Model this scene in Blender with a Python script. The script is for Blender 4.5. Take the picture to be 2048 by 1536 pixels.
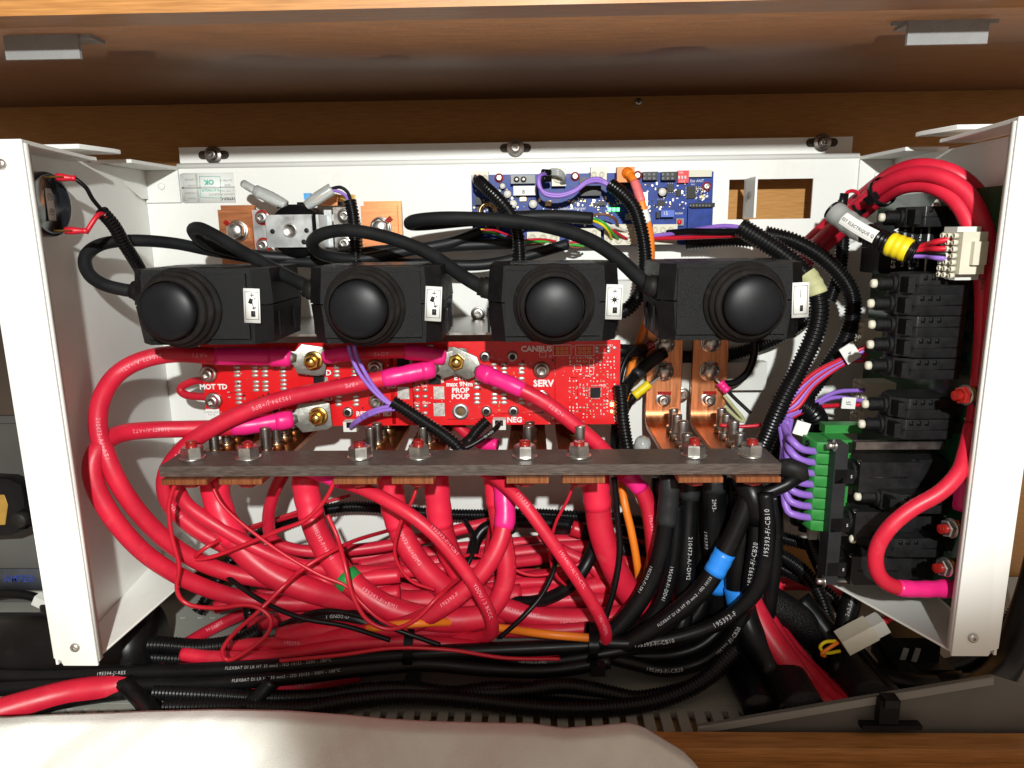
import bpy, bmesh, math, random
import numpy as np
from mathutils import Vector, Matrix

# ------------------------------------------------------------------ scene, camera, light
for o in list(bpy.data.objects):
    bpy.data.objects.remove(o)
SC = bpy.context.scene
COL = SC.collection
R = math.radians
random.seed(11)

F = 1450.0                      # focal length in photo pixels (2048 wide)
CAMP = Vector((0, -.62, 0))
_p, _y, _r = R(12), R(1.5), R(.75)
FW = Vector((-math.sin(_y)*math.cos(_p), math.cos(_y)*math.cos(_p), -math.sin(_p)))
_rt = FW.cross(Vector((0, 0, 1))).normalized()
_up = _rt.cross(FW)
RT = math.cos(_r)*_rt - math.sin(_r)*_up
UP = math.cos(_r)*_up + math.sin(_r)*_rt
cd = bpy.data.cameras.new('camera'); cam = bpy.data.objects.new('camera', cd); COL.objects.link(cam)
cd.sensor_width = 36; cd.lens = F/2048*36; cd.clip_start = .01; cd.clip_end = 50
cam.matrix_world = Matrix(((RT.x, UP.x, -FW.x, CAMP.x), (RT.y, UP.y, -FW.y, CAMP.y), (RT.z, UP.z, -FW.z, CAMP.z), (0, 0, 0, 1)))
SC.camera = cam

W = bpy.data.worlds.new('World'); SC.world = W; W.use_nodes = True
W.node_tree.nodes['Background'].inputs[0].default_value = (1, .80, .64, 1)
W.node_tree.nodes['Background'].inputs[1].default_value = .42

def lamp(name, loc, aim, power, col, size, blend, rad):
    l = bpy.data.lights.new(name, 'SPOT'); l.energy = power; l.color = col
    l.spot_size = R(size); l.spot_blend = blend; l.shadow_soft_size = rad
    o = bpy.data.objects.new(name, l); COL.objects.link(o); o.location = loc
    o.rotation_euler = (Vector(aim)-Vector(loc)).to_track_quat('-Z', 'Y').to_euler()
    return o
LP = Vector((.05, -1.0, .245))          # head torch behind and above the camera, cone cut low in place of the phone's shadow
lamp('torch', LP, LP+Vector((0, .866, .5)), 51, (.975, 1, .965), 127, .11, .011)
lamp('added_corner_beam', LP, LP+Vector((-.56, .73, -.76)), 60, (.97, 1, .93), 39.5, .30, .011)  # added second beam for the lower left, shaping the shadow's left edge
SC.view_settings.view_transform = 'Standard'; SC.view_settings.look = 'None'
SC.view_settings.exposure = 0; SC.view_settings.gamma = 1
SC.cycles.use_denoising = True
SC.cycles.max_bounces = 6
SC.cycles.sample_clamp_indirect = 4

# ------------------------------------------------------------------ helpers
def ray(px, py):
    return FW + (px-1024)/F*RT + (768-py)/F*UP
def P(px, py, y):               # point of the place seen at a photo pixel, at depth plane y (mm)
    d = ray(px, py); return CAMP + d*((y/1000-CAMP.y)/d.y)
def PX(px, py, x):              # ... on the plane X = x (mm)
    d = ray(px, py); return CAMP + d*((x/1000-CAMP.x)/d.x)
def PZ(px, py, z):              # ... on the plane Z = z (mm)
    d = ray(px, py); return CAMP + d*((z/1000-CAMP.z)/d.z)

MATS = {}
def mat(name, col, rough=.5, metal=0, n=(120, .12), bump=(400, .05), coat=0, trans=0, emit=0, ior=1.45, stretch=None, col2=None, rvar=.12, sheen=0, alpha=1, spec=.5, scuff_haze=None):
    m = bpy.data.materials.new(name); m.use_nodes = True; MATS[name] = m
    nt = m.node_tree; N = nt.nodes; L = nt.links; b = N['Principled BSDF']
    tc = N.new('ShaderNodeTexCoord'); mp = N.new('ShaderNodeMapping'); L.new(tc.outputs['Object'], mp.inputs[0])
    if stretch: mp.inputs['Scale'].default_value = stretch
    no = N.new('ShaderNodeTexNoise'); no.inputs['Scale'].default_value = n[0]; no.inputs['Detail'].default_value = 5
    L.new(mp.outputs[0], no.inputs['Vector'])
    rp = N.new('ShaderNodeValToRGB'); c1 = [max(0, c*(1-n[1])) for c in col]; c2 = col2 or [min(1, c*(1+n[1])) for c in col]
    rp.color_ramp.elements[0].position = .3; rp.color_ramp.elements[1].position = .7
    rp.color_ramp.elements[0].color = (*c1, 1); rp.color_ramp.elements[1].color = (*c2, 1)
    L.new(no.outputs['Fac'], rp.inputs[0]); out = rp.outputs[0]
    if scuff_haze:                   # rubbed, dusty or stained patches, on the ceiling wood painted haze: scale, amount, colour, threshold
        n3 = N.new('ShaderNodeTexNoise'); n3.inputs['Scale'].default_value = scuff_haze[0]; n3.inputs['Detail'].default_value = 8; n3.inputs['Roughness'].default_value = .68
        L.new(tc.outputs['Object'], n3.inputs['Vector'])
        r3 = N.new('ShaderNodeMapRange'); r3.inputs[1].default_value = scuff_haze[3]; r3.inputs[2].default_value = scuff_haze[3]+.16; r3.inputs[3].default_value = 0; r3.inputs[4].default_value = scuff_haze[1]
        L.new(n3.outputs['Fac'], r3.inputs[0])
        mx = N.new('ShaderNodeMix'); mx.data_type = 'RGBA'; L.new(r3.outputs[0], mx.inputs['Factor']); L.new(out, mx.inputs['A']); mx.inputs['B'].default_value = (*scuff_haze[2], 1); out = mx.outputs['Result']
    L.new(out, b.inputs['Base Color'])
    mr = N.new('ShaderNodeMapRange'); mr.inputs[3].default_value = max(.02, rough-rvar); mr.inputs[4].default_value = min(1, rough+rvar)
    L.new(no.outputs['Fac'], mr.inputs[0]); L.new(mr.outputs[0], b.inputs['Roughness'])
    b.inputs['Metallic'].default_value = metal; b.inputs['IOR'].default_value = ior
    b.inputs['Specular IOR Level'].default_value = spec; b.inputs['Coat Weight'].default_value = coat; b.inputs['Coat Roughness'].default_value = .15
    b.inputs['Transmission Weight'].default_value = trans; b.inputs['Alpha'].default_value = alpha
    b.inputs['Sheen Weight'].default_value = sheen
    if bump[1]:
        n2 = N.new('ShaderNodeTexNoise'); n2.inputs['Scale'].default_value = bump[0]; n2.inputs['Detail'].default_value = 3
        L.new(mp.outputs[0], n2.inputs['Vector'])
        bp = N.new('ShaderNodeBump'); bp.inputs['Strength'].default_value = bump[1]; bp.inputs['Distance'].default_value = .001
        L.new(n2.outputs['Fac'], bp.inputs['Height']); L.new(bp.outputs[0], b.inputs['Normal'])
    if emit:
        b.inputs['Emission Color'].default_value = (*col, 1); b.inputs['Emission Strength'].default_value = emit
    return m

mat('white_paint', (.76, .76, .725), .42, n=(14, .03), bump=(700, .09), scuff_haze=(26, .22, (.50, .46, .40), .58))
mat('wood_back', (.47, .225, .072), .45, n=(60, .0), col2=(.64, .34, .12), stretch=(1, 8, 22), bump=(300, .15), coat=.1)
mat('wood_dark', (.14, .068, .034), .46, n=(30, 0), col2=(.22, .095, .040), stretch=(1, 12, 8), bump=(150, .10), scuff_haze=(260, .3, (.20, .17, .15), .52))  # grey flecks paint the ceiling's reflected haze into the wood colour
mat('wood_trim', (.29, .122, .030), .45, n=(36, 0), col2=(.47, .215, .062), stretch=(1, 10, 26), bump=(300, .14), coat=.12)
mat('wood_raw', (.36, .20, .06), .55, n=(14, 0), col2=(.50, .30, .10), stretch=(1, 6, 14))
mat('tray_grey', (.27, .27, .245), .5, n=(20, .06), bump=(600, .04))
mat('guard_shade_grey', (.13, .125, .115), .5, n=(20, .1), bump=(600, .05))  # grey darkened, the lower right corner's shade is put into the colour
mat('shaded_plastic', (.075, .074, .070), .5, n=(20, .08))  # pale unit's plastic, darkened in colour to imitate shade behind the enclosure
mat('grey_plastic', (.24, .235, .22), .5, n=(20, .08))
mat('abs_black', (.0048, .0048, .0053), .42, n=(200, .3), bump=(3200, .45), spec=.25, scuff_haze=(90, .35, (.022, .021, .020), .60))
mat('plastic_dark', (.010, .010, .0105), .36, n=(150, .3), bump=(900, .12), spec=.45, scuff_haze=(90, .3, (.05, .05, .048), .6))
mat('shaded_yellow', (.30, .17, .03), .6)  # yellow of the gauge face with the left edge's shade painted in
mat('abs_smooth', (.006, .006, .0065), .3, spec=.28, n=(80, .3), bump=(300, .03))
mat('rubber', (.011, .010, .0092), .6, spec=.25, scuff_haze=(120, .5, (.036, .033, .028), .55), n=(90, .35), bump=(500, .08), rvar=.15)
mat('dome_black', (.0045, .005, .0065), .44, spec=.3, scuff_haze=(160, .25, (.03, .03, .03), .66), n=(60, .3), bump=(900, .02), rvar=.08)
mat('cable_grey', (.0095, .010, .011), .5, spec=.3, scuff_haze=(80, .4, (.03, .03, .03), .58), n=(60, .25), bump=(500, .05))
mat('cable_black', (.0038, .0038, .0042), .36, spec=.28, scuff_haze=(80, .35, (.022, .021, .020), .58), n=(60, .3), bump=(250, .05))
mat('conduit', (.0042, .0042, .0047), .30, spec=.32, n=(60, .3), bump=(250, .03))
mat('mesh_sleeve', (.005, .005, .006), .36, spec=.4, n=(900, .6), bump=(1100, .9))
mat('cable_red', (.55, .012, .036), .43, n=(40, .16), bump=(150, .16), rvar=.16, scuff_haze=(70, .20, (.60, .14, .15), .57))
mat('wire_red', (.50, .010, .026), .38, n=(60, .1), bump=(300, .03))
mat('shrink_pink', (.80, .018, .20), .36, n=(40, .07), bump=(180, .10))
mat('shrink_coral', (.74, .018, .055), .42, n=(40, .08), bump=(200, .08))
mat('shrink_grey', (.018, .0185, .020), .42, spec=.35, n=(60, .2), bump=(200, .10))
mat('purple', (.26, .13, .52), .42, n=(60, .08), bump=(300, .03))
mat('orange', (.80, .20, .015), .42, n=(60, .08), bump=(300, .03))
mat('salmon', (.72, .16, .16), .42, n=(60, .08))
mat('yellow', (.78, .58, .01), .45, n=(60, .10), bump=(250, .10))
mat('green_tape', (.015, .26, .06), .38, n=(60, .12), bump=(250, .10))
mat('blue_tape', (.02, .22, .74), .4, n=(60, .10), bump=(250, .10))
mat('masking', (.42, .42, .22), .7, n=(90, .15), bump=(300, .5))
mat('wire_green', (.04, .36, .04), .4, n=(60, .08))
mat('wire_white', (.68, .66, .60), .4, n=(60, .08))
mat('wire_brown', (.16, .06, .03), .4, n=(60, .08))
mat('clear_tube', (.62, .64, .62), .25, n=(60, .06), trans=.55, bump=(120, .12))
mat('ivory', (.60, .57, .46), .42, n=(60, .06), bump=(300, .04))
mat('nylon', (.70, .70, .66), .4, n=(60, .05), trans=.15)
mat('paper', (.74, .74, .71), .6, n=(60, .03), bump=(600, .03))
mat('sticker_clear', (.77, .785, .745), .35, n=(60, .02), bump=(200, .03))
mat('ink_black', (.012, .012, .012), .55, n=(200, .2), bump=(9, 0))
mat('ink_grey', (.30, .30, .29), .55, n=(300, .4), bump=(9, 0))
mat('ink_green', (.09, .45, .36), .55, n=(300, .3), bump=(9, 0))
mat('ink_red', (.62, .06, .06), .55, n=(300, .3), bump=(9, 0))
mat('ink_blue', (.03, .05, .22), .55, n=(300, .3), bump=(9, 0))
mat('ink_faint', (.5, .5, .49), .55, n=(300, .1), bump=(9, 0))
mat('print_white', (.72, .70, .70), .55, n=(900, .25), bump=(9, 0))
mat('print_cable', (.40, .40, .40), .6, n=(900, .4), bump=(9, 0))
mat('print_pink', (.72, .27, .33), .6, n=(900, .3), bump=(9, 0))
mat('copper', (.55, .215, .095), .40, 1, n=(30, .16), bump=(500, .12), stretch=(1, 1, 14), rvar=.10)
mat('copper_flat', (.56, .22, .10), .38, 1, n=(40, .30), bump=(500, .10), stretch=(14, 1, 1), rvar=.10)
mat('steel', (.58, .56, .53), .36, 1, n=(150, .12), bump=(600, .04))
mat('steel_dark', (.34, .32, .30), .34, 1, n=(150, .2), bump=(600, .06))
mat('zinc', (.46, .47, .47), .46, .9, n=(70, .28), bump=(160, .12), rvar=.16)
mat('zinc_lug', (.33, .33, .30), .46, .9, n=(60, .4), bump=(300, .25), rvar=.14)
mat('brass', (.70, .46, .12), .26, 1, n=(120, .2), bump=(500, .04))
mat('bronze_nut', (.42, .30, .16), .30, 1, n=(120, .2))
mat('red_lacquer', (.30, .012, .009), .25, n=(160, .45), coat=.5)
mat('phenolic', (.042, .030, .025), .55, n=(620, .0), col2=(.10, .076, .062), stretch=(.22, 1, 1.6), bump=(700, .30), scuff_haze=(40, .30, (.17, .15, .125), .56))
mat('pcb_red', (.64, .006, .010), .36, n=(55, .05), bump=(120, .04), coat=.25)
mat('pcb_red_dark', (.46, .004, .008), .36, n=(55, .05), bump=(9, 0), coat=.25)
mat('pcb_blue', (.006, .032, .22), .42, n=(160, .35), bump=(300, .04), spec=.3)
mat('pcb_green', (.006, .055, .022), .32, n=(70, .35), bump=(300, .06), coat=.3)
mat('solder', (.62, .60, .56), .42, .75, n=(400, .25), bump=(900, .25))
mat('chip_black', (.008, .008, .009), .4, spec=.35, n=(200, .3), bump=(900, .05))
mat('cap_silver', (.70, .70, .68), .25, 1, n=(150, .1))
mat('gold_pad', (.62, .45, .16), .3, 1, n=(150, .2))
mat('plate_grey', (.30, .30, .30), .28, n=(60, .1), trans=.3)
mat('terminal_dark', (.022, .022, .024), .45, n=(90, .2), spec=.35)
mat('terminal_grey', (.20, .21, .21), .45, n=(90, .1))
mat('fuse_blue', (.06, .13, .52), .3, n=(60, .1), coat=.4)
mat('sky_blue', (.08, .34, .70), .4)
mat('dip_red', (.66, .02, .03), .4)
mat('green_term', (.026, .21, .04), .42, n=(60, .1))
mat('led_green', (.10, 1, .18), .3, emit=6)
mat('led_yellow', (1, .75, .12), .3, emit=9)
mat('fabric', (.77, .755, .72), .9, n=(25, .05), bump=(1500, .6), sheen=.2)
mat('cell_label', (.05, .055, .07), .4)
mat('buzzer', (.012, .014, .018), .16, n=(30, .3), coat=.6, bump=(60, .05))
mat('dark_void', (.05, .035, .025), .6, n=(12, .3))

def finish(bm, name, m, parent=None, smooth=True, sharp=.6, bevel=0, bseg=1, origin=None, label=None, kind=None):
    if bevel:
        ed = [e for e in bm.edges if len(e.link_faces) == 2 and e.calc_face_angle(0) > .5]
        bmesh.ops.bevel(bm, geom=ed, offset=bevel, segments=bseg, affect='EDGES', profile=.6, clamp_overlap=True)
    for f in bm.faces: f.smooth = smooth
    if smooth and sharp:
        for e in bm.edges:
            if len(e.link_faces) == 2 and e.calc_face_angle(0) > sharp: e.smooth = False
    if origin is None:
        if bm.verts:
            a = np.array([v.co[:] for v in bm.verts]); lo = a.min(0); hi = a.max(0)
            origin = Vector(((lo[0]+hi[0])/2, (lo[1]+hi[1])/2, lo[2]))
        else: origin = Vector()
    bmesh.ops.translate(bm, verts=bm.verts, vec=-Vector(origin))
    me = bpy.data.meshes.new(name); bm.to_mesh(me); bm.free()
    if m: me.materials.append(MATS[m])
    return put(name, me, origin, parent, label, kind)
def put(name, me, loc, parent=None, label=None, kind=None):
    o = bpy.data.objects.new(name, me); COL.objects.link(o); o.location = loc
    if parent is not None:
        o.parent = parent; o.matrix_parent_inverse = Matrix.Translation(-parent_loc(parent))
    if label: o['label'] = label
    if kind: o['kind'] = kind
    return o
def parent_loc(p):
    return Vector(p['_w']) if '_w' in p else (p.location.copy() if p.parent is None else p.location.copy())
def tag(o, label, cat=None, group=None, kind=None):
    if label: o['label'] = label
    if cat: o['category'] = cat
    if group: o['group'] = group
    if kind: o['kind'] = kind
    return o
def thing(name, label, cat, loc, group=None):
    o = bpy.data.objects.new(name, None); COL.objects.link(o); o.location = Vector(loc); o.empty_display_size = .01
    return tag(o, label, cat, group)
I3 = Matrix.Identity(3)
def frame(x, y):                # 3x3 from x axis and y axis
    x = Vector(x).normalized(); z = x.cross(Vector(y)).normalized(); y = z.cross(x)
    return Matrix((x, y, z)).transposed()
def zto(d, hint=(0, 0, 1)):     # 3x3 whose z axis points along d
    d = Vector(d).normalized(); h = Vector(hint)
    if abs(d.dot(h)) > .95: h = Vector((1, 0, 0))
    x = h.cross(d).normalized(); return Matrix((x, d.cross(x), d)).transposed()

class B:
    def __init__(s): s.bm = bmesh.new()
    def box(s, c, sz, M=I3):
        c = Vector(c); h = Vector(sz)/2; v = []
        for i in range(8):
            q = Vector((h.x*(1 if i & 1 else -1), h.y*(1 if i & 2 else -1), h.z*(1 if i & 4 else -1)))
            v.append(s.bm.verts.new(c + M @ q))
        for f in ((0, 2, 3, 1), (4, 5, 7, 6), (0, 1, 5, 4), (2, 6, 7, 3), (0, 4, 6, 2), (1, 3, 7, 5)):
            s.bm.faces.new([v[i] for i in f])
        return s
    def bb(s, x0, x1, y0, y1, z0, z1):      # axis box from bounds, mm
        return s.box(((x0+x1)/2000, (y0+y1)/2000, (z0+z1)/2000), (abs(x1-x0)/1000, abs(y1-y0)/1000, abs(z1-z0)/1000))
    def prism(s, pts, d):                   # polygon (3-D points) extruded by vector d
        pts = [Vector(p) for p in pts]; d = Vector(d); n = len(pts)
        a = [s.bm.verts.new(p) for p in pts]; b = [s.bm.verts.new(p+d) for p in pts]
        s.bm.faces.new(a[::-1]); s.bm.faces.new(b)
        for i in range(n): s.bm.faces.new((a[i], a[(i+1) % n], b[(i+1) % n], b[i]))
        bmesh.ops.recalc_face_normals(s.bm, faces=s.bm.faces)
        return s
    def lathe(s, c, d, prof, n=20, hint=(0, 0, 1), cap=True, phase=0):   # prof: [(radius, height along d)] in mm
        M = zto(d, hint); c = Vector(c); rings = []
        for r, h in prof:
            rings.append([s.bm.verts.new(c + M @ Vector((r/1000*math.cos(phase+2*math.pi*i/n), r/1000*math.sin(phase+2*math.pi*i/n), h/1000))) for i in range(n)])
        for a, b in zip(rings, rings[1:]):
            for i in range(n): s.bm.faces.new((a[i], a[(i+1) % n], b[(i+1) % n], b[i]))
        if cap:
            if prof[0][0] > 0: s.bm.faces.new(rings[0][::-1])
            if prof[-1][0] > 0: s.bm.faces.new(rings[-1])
        return s
    def tube(s, pts, rad, n=14, cap=True, up=None):
        rings = []
        T = [(pts[min(i+1, len(pts)-1)]-pts[max(i-1, 0)]).normalized() for i in range(len(pts))]
        x = T[0].cross(Vector(up or (.13, .27, .95))).normalized()
        cs = [(math.cos(2*math.pi*i/n), math.sin(2*math.pi*i/n)) for i in range(n)]
        for k, (p, t) in enumerate(zip(pts, T)):
            x = (x - t*x.dot(t)).normalized(); y = t.cross(x); r = rad if not callable(rad) else rad(k)
            rings.append([s.bm.verts.new(p + (x*a + y*b)*r) for a, b in cs])
        for a, b in zip(rings, rings[1:]):
            for i in range(n): s.bm.faces.new((a[i], a[(i+1) % n], b[(i+1) % n], b[i]))
        if cap: s.bm.faces.new(rings[0][::-1]); s.bm.faces.new(rings[-1])
        return s
    def done(s, name, m, parent=None, **k): return finish(s.bm, name, m, parent, **k)

def holed(name, xs, zs, holes, y0, y1, m, parent=None, axis='Y', **k):
    """plate with rectangular holes: xs, zs grid lines (mm), holes = set of (i, j) cells left out"""
    b = bmesh.new(); V = {}
    def v(i, j, s):
        if (i, j, s) not in V:
            y = y0 if s == 0 else y1
            co = (xs[i], y, zs[j]) if axis == 'Y' else ((xs[i], zs[j], y) if axis == 'Z' else (y, xs[i], zs[j]))
            V[i, j, s] = b.verts.new(Vector(co)/1000)
        return V[i, j, s]
    nx, nz = len(xs)-1, len(zs)-1
    solid = lambda i, j: 0 <= i < nx and 0 <= j < nz and (i, j) not in holes
    for i in range(nx):
        for j in range(nz):
            if not solid(i, j): continue
            for s in (0, 1): b.faces.new([v(i, j, s), v(i+1, j, s), v(i+1, j+1, s), v(i, j+1, s)])
            for di, dj, a, c in ((-1, 0, (i, j), (i, j+1)), (1, 0, (i+1, j), (i+1, j+1)), (0, -1, (i, j), (i+1, j)), (0, 1, (i, j+1), (i+1, j+1))):
                if not solid(i+di, j+dj): b.faces.new([v(*a, 0), v(*c, 0), v(*c, 1), v(*a, 1)])
    bmesh.ops.recalc_face_normals(b, faces=b.faces)
    return finish(b, name, m, parent, smooth=False, **k)

# --- text
def text_bm(s, size, extr=0, font=None, spacing=1, bold=0):
    cu = bpy.data.curves.new('t', 'FONT'); cu.body = s; cu.size = size/1000; cu.align_x = 'CENTER'; cu.align_y = 'CENTER'
    cu.extrude = extr/1000; cu.resolution_u = 2; cu.space_character = spacing; cu.offset = bold/1000
    o = bpy.data.objects.new('t', cu); COL.objects.link(o)
    dg = bpy.context.evaluated_depsgraph_get(); me = bpy.data.meshes.new_from_object(o.evaluated_get(dg))
    bpy.data.objects.remove(o); bpy.data.curves.remove(cu)
    bm = bmesh.new(); bm.from_mesh(me); bpy.data.meshes.remove(me); return bm
def text(s, size, c, right, up, m, parent, name='lettering', bold=.0, label=None, spacing=1):
    bm = text_bm(s, size, 0, bold=bold, spacing=spacing); M = frame(right, up); n = M.col[2]*.00015
    for v in bm.verts: v.co = Vector(c) + n + M @ v.co
    return finish(bm, name, m, parent, smooth=False, label=label)
FR, FU = (1, 0, 0), (0, 0, 1)

# --- splines and cables
ZF = -.330                      # cabinet floor
def spl(pts, step=.0025):
    pts = [Vector(p) for p in pts]; out = []; par = []
    q = [pts[0]*2-pts[1]] + pts + [pts[-1]*2-pts[-2]]
    for i in range(1, len(q)-2):
        a, b, c, d = q[i-1:i+3]; n = max(2, int((c-b).length/step))
        for k in range(n):
            t = k/n
            out.append(.5*((2*b)+(c-a)*t+(2*a-5*b+4*c-d)*t*t+(3*b-a-3*c+d)*t**3)); par.append(i-1+t)
    out.append(pts[-1]); par.append(len(pts)-1.0); return out, par
def resample(pts, par, step):
    L = [0]
    for a, b in zip(pts, pts[1:]): L.append(L[-1]+(b-a).length)
    n = max(2, int(round(L[-1]/step))); s = np.linspace(0, L[-1], n+1); A = np.array([p[:] for p in pts])
    return [Vector((np.interp(x, L, A[:, 0]), np.interp(x, L, A[:, 1]), np.interp(x, L, A[:, 2]))) for x in s], list(np.interp(s, L, par))
YOFF = 0
def w3(pts, r):                 # photo points (px, py, depth mm) -> world, kept off floor and back panel
    o = []
    for p in pts:
        if isinstance(p, Vector): o.append(p); continue
        if YOFF: p = (p[0], p[1], p[2]+YOFF*max(0, min(1, (130+p[2])/45)))
        q = P(*p)
        if q.z-r < ZF: q = PZ(p[0], p[1], (ZF+r)*1000)
        if q.y > -r-.001 and q.z > -.285: q = P(p[0], p[1], -r*1000-1)
        o.append(q)
    return o
class Path: pass
def cable(name, label, cat, m, r, pts, group=None, parent=None, n=14, cap=True):
    """r in mm; returns the cable object with its path stored for sleeves and prints"""
    r = r/1000; pa = Path(); pa.r = r
    p, t = spl(w3(pts, r)); pa.p, pa.t = resample(p, t, min(.004, max(.0016, r*.5)))
    o = B().tube(pa.p, r, n, cap).done(name, m, parent, sharp=1.2)
    if parent is None: tag(o, label, cat, group)
    elif label: o['label'] = label
    pa.o = o; return pa
def corr(name, label, cat, r, pts, group=None, parent=None, m='conduit', pitch=2.6, depth=.16, n=14):
    r = r/1000; pa = Path(); pa.r = r
    p, t = spl(w3(pts, r)); p, t = resample(p, t, pitch/4000)
    pr = (1, 1, 1-depth, 1-depth)
    o = B().tube(p, lambda k: r*pr[k % 4], n).done(name, m, parent, sharp=0)
    if parent is None: tag(o, label, cat, group)
    pa.p, pa.t, pa.o = p, t, o; return pa
def cut(pa, a, b):
    k = [i for i, t in enumerate(pa.t) if a <= t <= b]
    return [pa.p[i] for i in k]
def sleeve(pa, a, b, m, extra=.6, name='heat_shrink', lump=None, label=None, taper=True):
    p = cut(pa, a, b); n = len(p); R0 = pa.r + extra/1000
    if n < 3: return
    def rr(k):
        f = k/(n-1); q = R0
        if lump: q *= 1+lump[1]*(1/(1+math.exp(-(f-lump[0])*28)))
        q *= 1+.03*math.sin(f*19+pa.r*9e3)
        if taper and (k == 0 or k == n-1): q = (q+pa.r)/2
        return q
    return B().tube(p, rr, 18).done(name, m, pa.o, sharp=1.2, label=label)
def prnt(pa, at, s, size, m='print_white', flip=False, ang=0, name='print', spacing=1.15, bold=0):
    size *= .9; m = 'print_cable' if m == 'print_white' else m
    """lettering wrapped on a cable, centred at path parameter at"""
    L = [0]
    for a, b in zip(pa.p, pa.p[1:]): L.append(L[-1]+(b-a).length)
    i0 = min(range(len(pa.t)), key=lambda i: abs(pa.t[i]-at)); s0 = L[i0]; A = np.array([p[:] for p in pa.p])
    bm = text_bm(s, size, bold=bold, spacing=spacing)
    for k in range(-4, 5):
        g = bm.verts[:]+bm.edges[:]+bm.faces[:]
        bmesh.ops.bisect_plane(bm, geom=g, plane_co=(0, k*size/9000, 0), plane_no=(0, 1, 0))
    sg = -1 if flip else 1; rr = pa.r+.00022
    for v in bm.verts:
        x, y = v.co.x*sg, v.co.y*sg; u = s0+x
        at_ = lambda u: Vector([np.interp(u, L, A[:, k]) for k in range(3)])
        c = at_(u)
        if u < 0 or u > L[-1]: c = c + (at_(L[-1])-at_(L[-1]-.002)).normalized()*(u-L[-1]) if u > 0 else c
        t = (at_(u+.002)-at_(u-.002)).normalized(); vw = (CAMP-c); vw = (vw-t*vw.dot(t)).normalized(); bn = vw.cross(t)
        if bn.dot(UP) < 0 and False: bn = -bn
        a = y/pa.r + ang
        v.co = c + (vw*math.cos(a)+bn*math.sin(a))*rr
    return finish(bm, name, m, pa.o, smooth=False)

# --- fasteners
def hexnut(c, d, af, h, m, parent, name='nut', bore=0, phase=.3):
    r = af/math.sqrt(3)
    return B().lathe(c, d, [(r*.99, 0), (r, .12*h), (r, .85*h), (r*.88, h)], 6, phase=phase).done(name, m, parent, smooth=False)
def washer(c, d, r, h, m, parent, name='washer', ri=0):
    return B().lathe(c, d, [(r, 0), (r, h*.8), (r*.96, h)], 24).done(name, m, parent, sharp=.5)
def thread(c, d, r, L, m, parent, name='stud', pitch=1.1):
    prof = []; k = 0
    while k*pitch < L: prof += [(r*.86, k*pitch), (r, k*pitch+pitch*.5)]; k += 1
    prof += [(r*.8, L), (r*.5, L+.4)]
    return B().lathe(c, d, prof, 16).done(name, m, parent, sharp=0)
def sock(c, d, r, parent, m='steel', name='socket_screw', wr=0, dark='chip_black', h=3.2):
    """socket head screw with recessed hexagon"""
    b = B().lathe(c, d, [(r, 0), (r, h*.8), (r*.9, h), (r*.55, h)], 20, cap=False)
    o = b.done(name, m, parent, sharp=.5)
    B().lathe(c, d, [(r*.56, h), (r*.56, h*.35), (.01, h*.3)], 6, cap=False).done('socket', 'steel_dark', o, smooth=False)
    if wr: washer(Vector(c)-Vector(d).normalized()*.0009, d, wr, 1.0, m, o)
    return o
# ================================================================== the setting: cabinet
def st(o): o['kind'] = 'structure'; return o
st(B().bb(-520, 480, 32, 44, -345, 112).done('back_wall', 'wood_back', bevel=0))
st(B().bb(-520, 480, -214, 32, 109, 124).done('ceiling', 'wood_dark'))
lt = st(B().bb(-520, 480, -236, -214.5, 107, 190).done('top_rail', 'wood_trim', bevel=.0012, bseg=2))
br = st(B().bb(-520, 480, -218, -203, -420, -321).done('bottom_rail', 'wood_trim', bevel=.0012, bseg=2))
B().bb(-520, 480, -232, -218.4, -420, -330.5).done('face_board', 'wood_trim', br, bevel=.001)
st(B().bb(-520, 480, -235, 32, -352, -340).done('cabinet_floor', 'wood_raw'))
# grey plastic tray on the cabinet floor: a row of oblong holes at the back, long slots at the front
xs = [-500]; hol = set()
for k in range(40):
    x = -330+k*15.2 + (4 if k % 3 else 0); xs += [x, x+5.5]; hol.add((2*k+1, 1))
xs += [470]
tr = st(holed('tray', xs, [-163, -47, -44.5, 30], hol, -339.9, -330.3, 'tray_grey', axis='Z'))
xs = [-500]; hol = set()
for k in range(46):
    x = -345+k*11.9; xs += [x, x+4.6]; hol.add((2*k+1, 1))
xs += [470]
holed('slotted_front', xs, [-203, -197, -169, -163.4], hol, -336, -330.6, 'tray_grey', tr, axis='Z')
# sloping grey guard on the right that climbs out of the tray
a = [P(1395, 1452, -197), P(1700, 1399, -197), P(1985, 1352, -197), P(2060, 1375, -197), P(2060, 1470, -197), P(1395, 1472, -197)]
gd = thing('grey_guard', 'sloping grey plastic guard rising to the right behind the wooden bottom rail', 'guard', P(1700, 1460, -183))
B().prism(a, (0, .0022, 0)).done('face', 'guard_shade_grey', gd, bevel=.0003)
B().prism([P(1395, 1452, -198), P(1985, 1352, -198), P(1985, 1367, -198), P(1395, 1466, -198)], (0, -.0018, 0)).done('lip', 'grey_plastic', gd, bevel=.0004)
ck = thing('cable_clip', 'black plastic clip hooked over the grey guard at lower right', 'clip', P(1775, 1455, -192))
c = P(1775, 1420, -203); B().box(c, (.0125, .006, .017)).done('body', 'abs_black', ck, bevel=.0015, bseg=2)
c = P(1779, 1401, -203); B().box(c, (.0095, .0085, .0055)).done('hook', 'abs_smooth', ck, bevel=.001, bseg=2)
c = P(1780, 1450, -204); B().box(c, (.038, .006, .003)).done('foot', 'abs_black', ck, bevel=.0006)
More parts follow.
